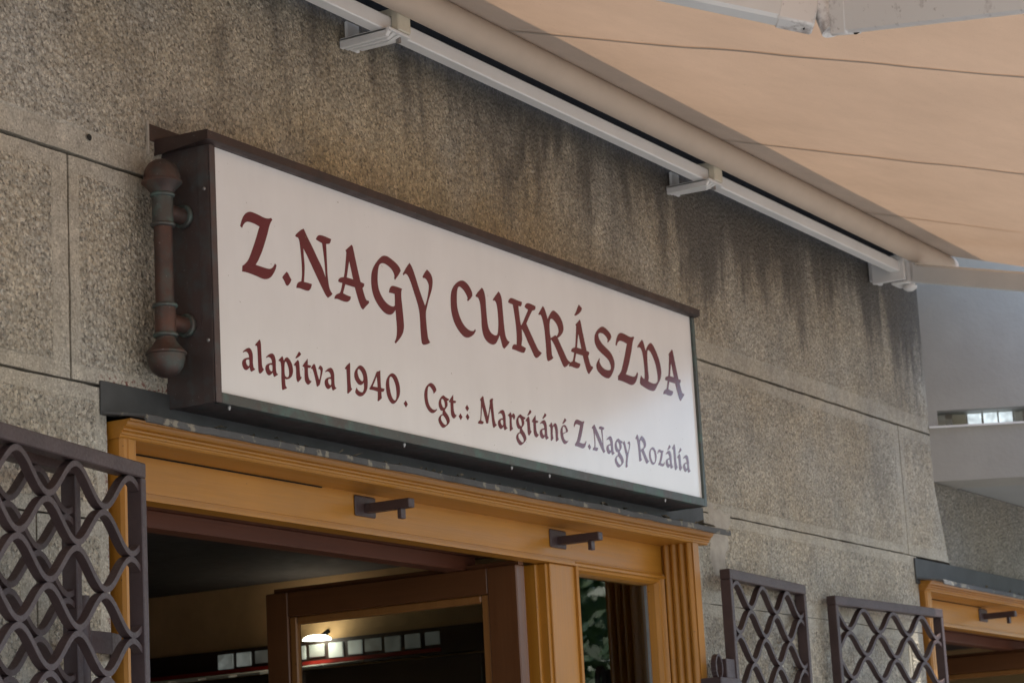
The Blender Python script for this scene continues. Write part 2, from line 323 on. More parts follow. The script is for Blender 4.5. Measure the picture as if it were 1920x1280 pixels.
# smear of pale mortar at the end of the door cornice
pp = [(6.55, 2.40), (6.575, 2.37), (6.60, 2.385), (6.625, 2.36), (6.65, 2.40), (6.655, 2.45), (6.69, 2.48), (6.685, 2.53), (6.71, 2.56), (6.705, 2.585), (6.67, 2.578), (6.64, 2.592), (6.60, 2.585), (6.585, 2.61), (6.555, 2.60), (6.56, 2.56), (6.535, 2.52), (6.55, 2.48), (6.535, 2.44)]
m_ = MB(); cx = sum(p[0] for p in pp) / len(pp); cz = sum(p[1] for p in pp) / len(pp); n_ = len(pp)
m_.add([(p[0], .0, p[1]) for p in pp] + [(cx + (p[0] - cx) * .8, -.0028, cz + (p[1] - cz) * .8) for p in pp] + [(cx, -.003, cz)],
       [(i, (i + 1) % n_, n_ + (i + 1) % n_, n_ + i) for i in range(n_)] + [(n_ + i, n_ + (i + 1) % n_, 2 * n_) for i in range(n_)]); m_.build('mortar_smear', M['mortar'], bld, 60)
h_ = MB(); h_.lathe((3.748, -.0045, 3.087), [(.0075, 0), (.0055, .002), (.003, .0025)], 12)
h_.v = [(a, -.0035 - (cc - 3.087), 3.087 + (b + .0045)) for a, b, cc in h_.v]; h_.build('drill_hole', M['mortar_dark'], bld)
e_ = MB(); e_.prism([(-.412, 4.0), (-.412, 4.055), (-.02, 4.10), (.03, 4.10), (.03, 4.0)], 'x', -1.2, 8.76); e_.build('eaves_slab', M['soffit'], bld)
# rendered bay that juts out beyond the end of the stone wall
bay = thing('rendered_bay', 'pale grey rendered bay with a narrow slot window jutting out past the stone wall', 'building', (8.49, 0, 2.867))
D2 = Vector((.495, -.869)); N2 = Vector((.869, .495)); A2 = Vector((8.49, 0)); LB = 1.35
def bw(t0, t1, d0, d1): return [tuple(A2 + D2 * t0 + N2 * d0), tuple(A2 + D2 * t1 + N2 * d0), tuple(A2 + D2 * t1 + N2 * d1), tuple(A2 + D2 * t0 + N2 * d1)]
q = MB(); q.prism(bw(0, LB, 0, .22), 'z', 3.130, 6.5); q.build('upper_wall', M['render'], bay)
q = MB(); q.prism(bw(0, LB, 0, .22), 'z', 2.867, 3.064); q.build('lower_wall', M['render'], bay)
for a in ((0, .035), (LB - .3, LB)):
    q = MB(); q.prism(bw(*a, 0.001, .2), 'z', 3.064, 3.130); q.build('slot_pier', M['render'], bay)
P0 = A2 + D2 * LB
q = MB(); q.prism([(8.50, .0), (P0.x + .05, P0.y), (13, P0.y), (13, .0)], 'z', 2.869, 2.95); q.build('soffit', M['soffit'], bay)
q = MB(); q.prism([(P0.x + .1, P0.y), (13, P0.y), (13, P0.y + .2), (P0.x + .1, P0.y + .2)], 'z', 2.95, 6.5); q.build('end_wall', M['render'], bay)
sw = MB(); sw.prism(bw(.036, LB - .3, .052, .056), 'z', 3.066, 3.129); slot = sw.build('slot_window', M['glass'], bay)
sl = MB(); sl.prism(bw(.0, LB - .3, -.012, .05), 'z', 3.0645, 3.0715); sl.build('sill', M['white'], slot)
for i in range(17):
    tt = .05 + i * .058; b_ = MB(); wdt = .050 if i % 5 else .03
    b_.prism(bw(tt, tt + wdt, .10 + .004 * (i % 3), .104 + .004 * (i % 3)), 'z', 3.066, 3.129); b_.build('blind_slat', M['slat_glow'] if i in (2, 3, 4) else M['paper'] if i % 3 == 1 else M['white'], slot)  # three slats glow in place of daylight seen through the slot
# ------------------------------------------------------------------ rooms behind the doors
s_ = MB(); s_.box(2.5, 13, .321, 6, -.02, .03); struct(s_.build('room_floor', M['floor']))
s_ = MB(); s_.box(2.5, 13, .321, 6, 2.59, 2.64); struct(s_.build('room_ceiling', M['ceil']))
s_ = MB(); s_.box(2.4, 2.5, .321, 6, .03, 2.59); s_.box(2.5, 13, 6, 6.1, .03, 2.59); s_.box(7.0, 7.1, .321, 6, .03, 2.59); s_.box(12.95, 13.05, .321, 6, .03, 2.59); struct(s_.build('room_wall', M['room_wall']))
# ------------------------------------------------------------------ door frames
def frame(Xl, Xr, dz, label, window, catches):
    t = thing('door_frame', label, 'door frame', (Xl, .05, 0), 0, 'ochre wooden door frames in the shop front')
    ZS = 2.468 + dz; ZF = 2.370 + dz
    j = MB(); j.prism([(Xl, -.017), (Xl + .006, -.024), (Xl + .016, -.024), (Xl + .019, -.0205), (Xl + .022, -.024), (Xl + .044, -.024), (Xl + .044, .14), (Xl, .14)], 'z', .03, ZS); j.build('jamb', M['wood_z'], t)
    x1 = Xr - .046; pr = [(Xr, .14), (Xr, -.018), (Xr - .004, -.024), (x1 + .006, -.024)]
    nfl = 4; y0, y1 = -.020, .078
    for i in range(nfl):                                  # reeded inner face
        a = y0 + (y1 - y0) * i / nfl; b = y0 + (y1 - y0) * (i + 1) / nfl
        for kk in range(7):
            f = kk / 6; pr.append((x1 + .007 - .0085 * math.sin(math.pi * f), a + .0015 + (b - a - .003) * f))
        pr.append((x1 + .011, b))
    pr.append((x1, .14)); j = MB(); j.prism(pr, 'z', .03, ZS); j.build('fluted_jamb', M['wood_z'], t, 40)
    c = MB(); prof = [(.12, .0), (-.021, .0), (-.0245, .003), (-.0245, .0065), (-.0285, .0075), (-.0300, .0105), (-.0285, .0135), (-.0335, .0145), (-.0350, .0175), (-.0335, .0205), (-.039, .0215), (-.043, .0255), (-.045, .0305), (-.0505, .0315), (-.0525, .0355), (.12, .0355)]
    c.prism([(a, ZS + b) for a, b in prof], 'x', Xl - .006, Xr + .062); c.build('cornice', M['wood_x'], t)
    f = MB(); f.prism([(.080, ZF + .018), (.080, ZS + .001), (.118, ZS + .001), (.118, ZF), (.069, ZF), (.069, ZF + .0065), (.074, ZF + .0075), (.074, ZF + .012), (.0775, ZF + .013), (.0775, ZF + .0165)], 'x', Xl + .0445, Xr - .0365); f.build('fascia', M['wood_x'], t)
    u = MB(); u.box(Xl + .16, Xl + .85, .0785, .0799, ZS - .0035, ZS - .0004); u.build('open_joint', M['black'], t)
    u = MB(); u.box(Xl - .039, Xr + .085, -.006, -.0005, 2.513 + dz * 2.2, 2.583 + dz, .0015); u.build('upstand', M['zinc'], t)
    # lead flashing with a rolled front hem, bent a little by hand
    fl = MB(); nx = 90; V = []
    for i in range(nx + 1):
        a = i / nx; wv = .0022 * noise.noise((a * 23, 1.3, dz)) + .0012 * noise.noise((a * 70, 4, dz)); fb = .004 * noise.noise((a * 15, 8, dz))
        xb = (Xl - .036) * (1 - a) + (Xr + .078) * a; xf = (Xl - .006) * (1 - a) + (Xr + .075) * a; zz = dz * 1.4
        V += [(xb, -.0065, 2.520 + zz), (xf, -.088 + fb, 2.5065 + zz + wv), (xf, -.0945 + fb, 2.5035 + zz + wv), (xf, -.0960 + fb, 2.4895 + zz + wv), (xf, -.0915 + fb, 2.4885 + zz + wv), (xf, -.0865 + fb, 2.5015 + zz + wv), (xb, -.0065, 2.5145 + zz)]
    fl.add(V, [(7 * i + a, 7 * i + (a + 1) % 7, 7 * (i + 1) + (a + 1) % 7, 7 * (i + 1) + a) for i in range(nx) for a in range(7)] + [tuple(range(7)), tuple(7 * nx + a for a in reversed(range(7)))])
    fl.build('flashing', M['lead'], t, 35)
    rl = random.Random(3 + int(Xl))
    lt = MB()
    for i in range(70):
        a = rl.random() ** .7; xx = Xl + .05 + (Xr + .02 - Xl) * a; yy = rl.uniform(-.085, -.03); zz = 2.508 + dz * 1.4 + (-.088 - yy) * -.16; s2 = rl.uniform(.004, .013) * (1 if a < .93 else 1.5)
        o3 = Vector((xx, yy, zz)); lt.add([o3 + Vector((rl.uniform(-1, 1), rl.uniform(-1, 1), rl.uniform(-.2, .9))) * s2 for _ in range(5)], [(0, 1, 2), (1, 2, 3), (2, 3, 4), (0, 3, 4), (0, 1, 4)])
    o = lt.build('leaf_litter', M['litter'], t); o['kind'] = 'stuff'
    for X in catches:
        p = MB(); p.box(X - .044, X + .044, .074, .0805, 2.412 + dz, 2.462 + dz, .004); pl = p.build('catch', M['iron'], t)
        p = MB(); p.box(X - .008, X + .018, -.052, .075, 2.421 + dz, 2.443 + dz, .002); p.build('catch_arm', M['iron'], pl)
        p = MB(); p.box(X - .005, X + .015, -.028, -.016, 2.397 + dz, 2.4215 + dz, .0015); p.build('catch_peg', M['iron'], pl)
    if window:
        mx = Xl + 1.911
        p = MB(); p.box(mx, mx + .134, .0795, .13, .03, ZF - .0005, .002); p.build('mullion', M['wood_z'], t)
        for (a, b, y0, y1) in ((mx - .010, mx + .03, .0865, .15), (mx - .021, mx + .03, .112, .19), (mx - .034, mx + .03, .150, .24)):
            p = MB(); p.box(a, b, y0, y1, .03, ZF - .001, .003); p.build('door_stop', M['wood_z'], t)
        wx0, wx1, wz = mx + .134, Xr - .047, ZF + .012
        p = MB(); p.box(wx0, wx1, .0805, .12, ZF - .003, ZF + .02); p.build('window_head', M['wood_x'], t)
        for (a, b, nm, ax) in ((wx0, wx0 + .028, 'window_bead', 'z'), (wx1 - .028, wx1, 'window_bead', 'z')):
            s1 = 1 if a == wx0 else -1; e0 = a if s1 > 0 else b
            p = MB(); p.prism([(e0, .13), (e0, .073), (e0 + s1 * .006, .069), (e0 + s1 * .011, .073), (e0 + s1 * .014, .079), (e0 + s1 * .020, .081), (e0 + s1 * .026, .094), (e0 + s1 * .028, .135)], 'z', .5, wz); p.build(nm, M['wood_z'], t)
        p = MB(); p.prism([(.13, wz), (.073, wz), (.069, wz - .006), (.073, wz - .011), (.079, wz - .014), (.081, wz - .020), (.094, wz - .026), (.135, wz - .028)], 'x', wx0 + .0005, wx1 - .0005); p.build('window_bead', M['wood_x'], t)
        p = MB(); p.box(wx0 + .02, wx1 - .02, .124, .128, .5, wz - .02); pane = p.build('window_pane', M['glass'], t)
        p = MB(); p.box(wx0 + .02, wx1 - .02, .138, .142, .5, wz - .02); p.build('window_pane', M['glass'], t)
        p = MB(); p.box(wx1 - .034, wx1 - .0285, .116, .1235, .5, wz - .028); p.box(wx0 + .0285, wx0 + .034, .116, .1235, .5, wz - .028); p.build('glazing_strip', M['steel'], pane)
        p = MB(); p.box(wx1 - .028, wx1, .136, .20, .5, wz - .004); p.box(wx0, wx0 + .028, .136, .2, .5, wz - .004); p.build('inner_reveal', M['leaf_z'], t)
        p = MB(); p.box(wx0, wx1, .08, .13, .03, .5, .002); p.build('lower_panel', M['wood_x'], t)
    # dark red lining inside the opening
    xe = Xl + 1.911 if window else Xr - .046
    p = MB(); p.box(Xl + .045, xe, .1185, .44, 2.402 + dz, 2.42 + dz); p.box(Xl + .3, xe - .05, .28, .34, 2.362 + dz, 2.402 + dz, .003); p.build('lining', M['red_wood_x'], t)
    return t
frame(3.806, 6.427, 0.0, 'ochre painted door frame with side window and fluted jamb below the white sign', True, (4.831, 5.766))
frame(8.252, 10.9, -.018, 'ochre painted door frame under the projecting grey bay', False, (9.11, 10.05))
def leaf(X, ya, yb, zt, label):
    t = thing('door_leaf', label, 'door', (X, ya, .04)); Z0 = .04; th = .044
    p = MB(); p.box(X, X + th, ya, ya + .092, Z0, zt, .003); p.build('stile', M['leaf_z'], t)
    p = MB(); p.box(X, X + th, yb - .075, yb, Z0, zt, .003); p.build('stile', M['leaf_z'], t)
    p = MB(); p.box(X + .0006, X + th - .0006, ya + .0925, yb - .0755, zt - .070, zt - .0006, .002); p.build('rail', M['leaf_y'], t)
    p = MB(); p.box(X + .0006, X + th - .0006, ya + .0925, yb - .0755, Z0, Z0 + .9, .002); p.build('rail', M['leaf_y'], t)
    p = MB(); p.box(X + .014, X + th - .004, ya, yb - .02, zt, zt + .013, .001); p.build('rebate', M['leaf_y'], t)
    for nm, a in (('glazing_bead', (X + .006, X + .03, ya + .0925, ya + .117, Z0 + .9, zt - .0705)), ('glazing_bead', (X + .006, X + .03, yb - .100, yb - .0755, Z0 + .9, zt - .0705)), ('glazing_bead', (X + .0065, X + .03, ya + .117, yb - .100, zt - .0925, zt - .0705))):
        p = MB(); p.box(*a, .004); p.build(nm, M['bead_z'], t)
    p = MB(); p.box(X + .022, X + .026, ya + .1, yb - .085, Z0 + .88, zt - .075); p.build('pane', M['glass'], t)
    return t
leaf(5.602, .118, .938, 2.362, 'brown glazed door leaf standing open inside the doorway below the sign')
leaf(10.02, .118, .938, 2.335, 'brown glazed door leaf standing open inside the doorway under the bay')
# things in the room
bl = thing('window_blind', 'raised white blind behind the narrow side window of the door', 'blind', (6.12, .19, 2.24))
p = MB(); p.box(5.90, 6.40, .212, .235, 2.338, 2.362, .003); p.build('head_rail', M['white'], bl)
p = MB(); p.box(5.90, 6.40, .214, .233, 2.281, 2.291, .002); p.build('bottom_rail', M['white'], bl)
for x in (6.15, 6.33):
    p = MB(); p.tube((x, .223, 2.290), (x, .223, 2.339), .003, n=8); p.build('cord', M['white'], bl)
lp = thing('wall_lamp', 'bright lit lamp glowing deep inside the shop behind the door glass', 'lamp', (6.93, 1.69, 2.36))
p = MB(); p.lathe((6.93, 1.69, 2.355), [(.050, .012), (.046, .019), (.032, .026), (.010, .029)], 24); p.build('glass_shade', M['lamp'], lp, 50)
p = MB(); p.tube((6.955, 1.69, 2.378), (6.999, 1.69, 2.40), .008, n=10); p.build('stem', M['black'], lp)
cw = thing('inner_window', 'row of small pale panes high on the inner wall of the shop', 'window', (6.98, 1.7, 2.3))
p = MB(); p.box(6.975, 6.999, .9, 2.9, 2.28, 2.37); p.build('frame', M['dark_wood'], cw)
for i in range(12):
    p = MB(); a = 1.22 + i * .078; zc = 2.335 - .0; hgt = .044 + .004 * ((i * 7) % 3); p.box(6.968, 6.9745, a, a + .058 + .003 * ((i * 5) % 4), 2.356 - hgt, 2.356, .002); p.build('pane', M['dim_pane'] if i < 4 or i in (6, 9) else M['daylit'], cw)
sh = thing('display_rack', 'dark wall rack holding slanted pale cards and a red edge strip inside the shop', 'rack', (6.9, 1.9, 2.2))
p = MB(); p.box(6.70, 6.96, .9, 2.9, 2.10, 2.245, .003); p.build('cabinet', M['dark_wood'], sh)
for i in range(9):
    p = MB(); a = 1.5 + i * .13; p.prism([(6.69, 2.246), (6.93, 2.275), (6.93, 2.283), (6.69, 2.254)], 'y', a, a + .095); p.build('card', M['paper'], sh)
p = MB(); p.box(6.93, 6.945, 1.2, 2.6, 2.285, 2.297); p.build('edge_strip', M['red'], sh)
# ------------------------------------------------------------------ the sign
sg = thing('shop_sign', 'white sign box with maroon blackletter writing in a brown copper casing', 'sign', (5.135, 0, 2.552))
XL, XR, ZB, ZT, YF = 3.987, 6.287, 2.551, 3.104, -.128
p = MB(); p.box(XL, XL + .003, YF + .003, 0, ZB, ZT, 0); p.box(XL - .0016, XL, YF + .004, YF + .031, ZB, ZT, .0005); p.build('side_panel', M['sheet'], sg)
p = MB(); p.box(XR - .003, XR, YF + .003, 0, ZB, ZT); p.build('side_panel', M['patina'], sg)
p = MB(); p.box(XL + .003, XR - .003, YF + .02, -.001, ZB + .002, ZB + .006); p.build('bottom_panel', M['sheet'], sg)
for nm, a, mt in (('frame_strip', (XL, XL + .0195, YF, YF + .008, ZB, ZT), 'sheet'), ('frame_strip', (XR - .0165, XR, YF, YF + .008, ZB, ZT), 'patina'), ('frame_strip', (XL + .0197, XR - .0167, YF, YF + .022, ZB, ZB + .0225), 'patina')):
    p = MB(); p.box(*a, .0012); p.build(nm, M[mt], sg)
p = MB(); p.box(XL + .0197, XR - .0167, -.1205, -.1165, ZB + .0227, ZT); face = p.build('face_panel', M['acrylic'], sg)
p = MB(); p.prism([(-.142, 3.1085), (-.142, 3.1265), (-.001, 3.130), (-.001, 3.104), (-.130, 3.1045), (-.1385, 3.1070)], 'x', XL - .022, XR + .010); cap = p.build('cap', M['cap'], sg)
p = MB(); p.prism([(-.143, 3.107), (-.143, 3.1275), (-.001, 3.131), (-.001, 3.096)], 'x', XL - .0255, XL - .0222); p.build('cap_lip', M['cap'], cap)
p = MB(); p.box(XL - .047, XR + .02, -.0045, -.0035, 3.125, 3.162); p.build('wall_flashing', M['cap'], cap)
p = MB(); p.box(XL - .052, XL - .0465, -.007, -.0005, 3.092, 3.168, .001); p.build('mortar_bead', M['mortar'], cap)
for y_, z_ in ((-.112, 3.008), (-.112, 2.683), (-.112, 2.85)):
    if z_ == 2.85: continue
    p = MB(); p.lathe((XL - .0015, y_, z_), [(.0045, 0), (.004, -.0015), (.0015, -.0025)], 12, 'x'); p.build('rivet', M['steel'], sg, 50)
for x_ in (4.05, 4.72, 5.21, 5.40, 6.05):
    p = MB(); p.lathe((x_, -.112, ZB), [(.004, 0), (.004, -.003), (.002, -.008)], 10); p.build('screw', M['steel'], sg, 50)
# ornamental copper bar fixed to the sign's side
hx, hy = 3.913, -.058
p = MB(); p.tube((hx, hy, 2.66), (hx, hy, 3.02), .0195, n=32); hb = p.build('copper_bar', M['copper'], sg, 40)
def dome(s): return [(.0205, -s * .046), (.022, -s * .040), (.030, -s * .029), (.0385, -s * .020), (.0425, -s * .016), (.0425, -s * .0125), (.0392, -s * .0105), (.0385, s * .0), (.035, s * .014), (.028, s * .025), (.017, s * .033), (.004, s * .0365)]
p = MB(); p.lathe((hx, hy, 3.030), dome(1), 36); p.build('finial', M['copper'], hb, 40)
p = MB(); p.lathe((hx, hy, 2.637), dome(-1), 36); p.build('finial', M['copper'], hb, 40)
for z0, z1 in ((2.924, 2.988), (2.690, 2.752)):
    p = MB(); p.lathe((hx, hy, (z0 + z1) / 2), [(.0222, z0 - (z0 + z1) / 2), (.0222, z1 - (z0 + z1) / 2)], 32); p.build('sleeve', M['patina'] if z0 > 2.8 else M['copper'], hb, 40)
    for zz in (z0, z1):
        p = MB(); p.lathe((hx, hy, zz), [(.022 + .0045 * math.cos(a), .0045 * math.sin(a)) for a in [R(-90 + 22.5 * i) for i in range(9)]], 32); p.build('collar', M['patina'], hb, 60)
    zc = (z0 + z1) / 2
    p = MB(); p.tube((hx + .01, hy, zc), (XL, hy, zc), .0175, n=28); p.build('stand_off', M['copper'], hb, 40)
    p = MB(); p.lathe((XL - .006, hy, zc), [(.0175 + .0065 * (1 + math.cos(a)) / 1.6, .006 * math.sin(a)) for a in [R(-90 + 22.5 * i) for i in range(9)]], 32, 'x'); p.build('flange', M['patina'], hb, 60)
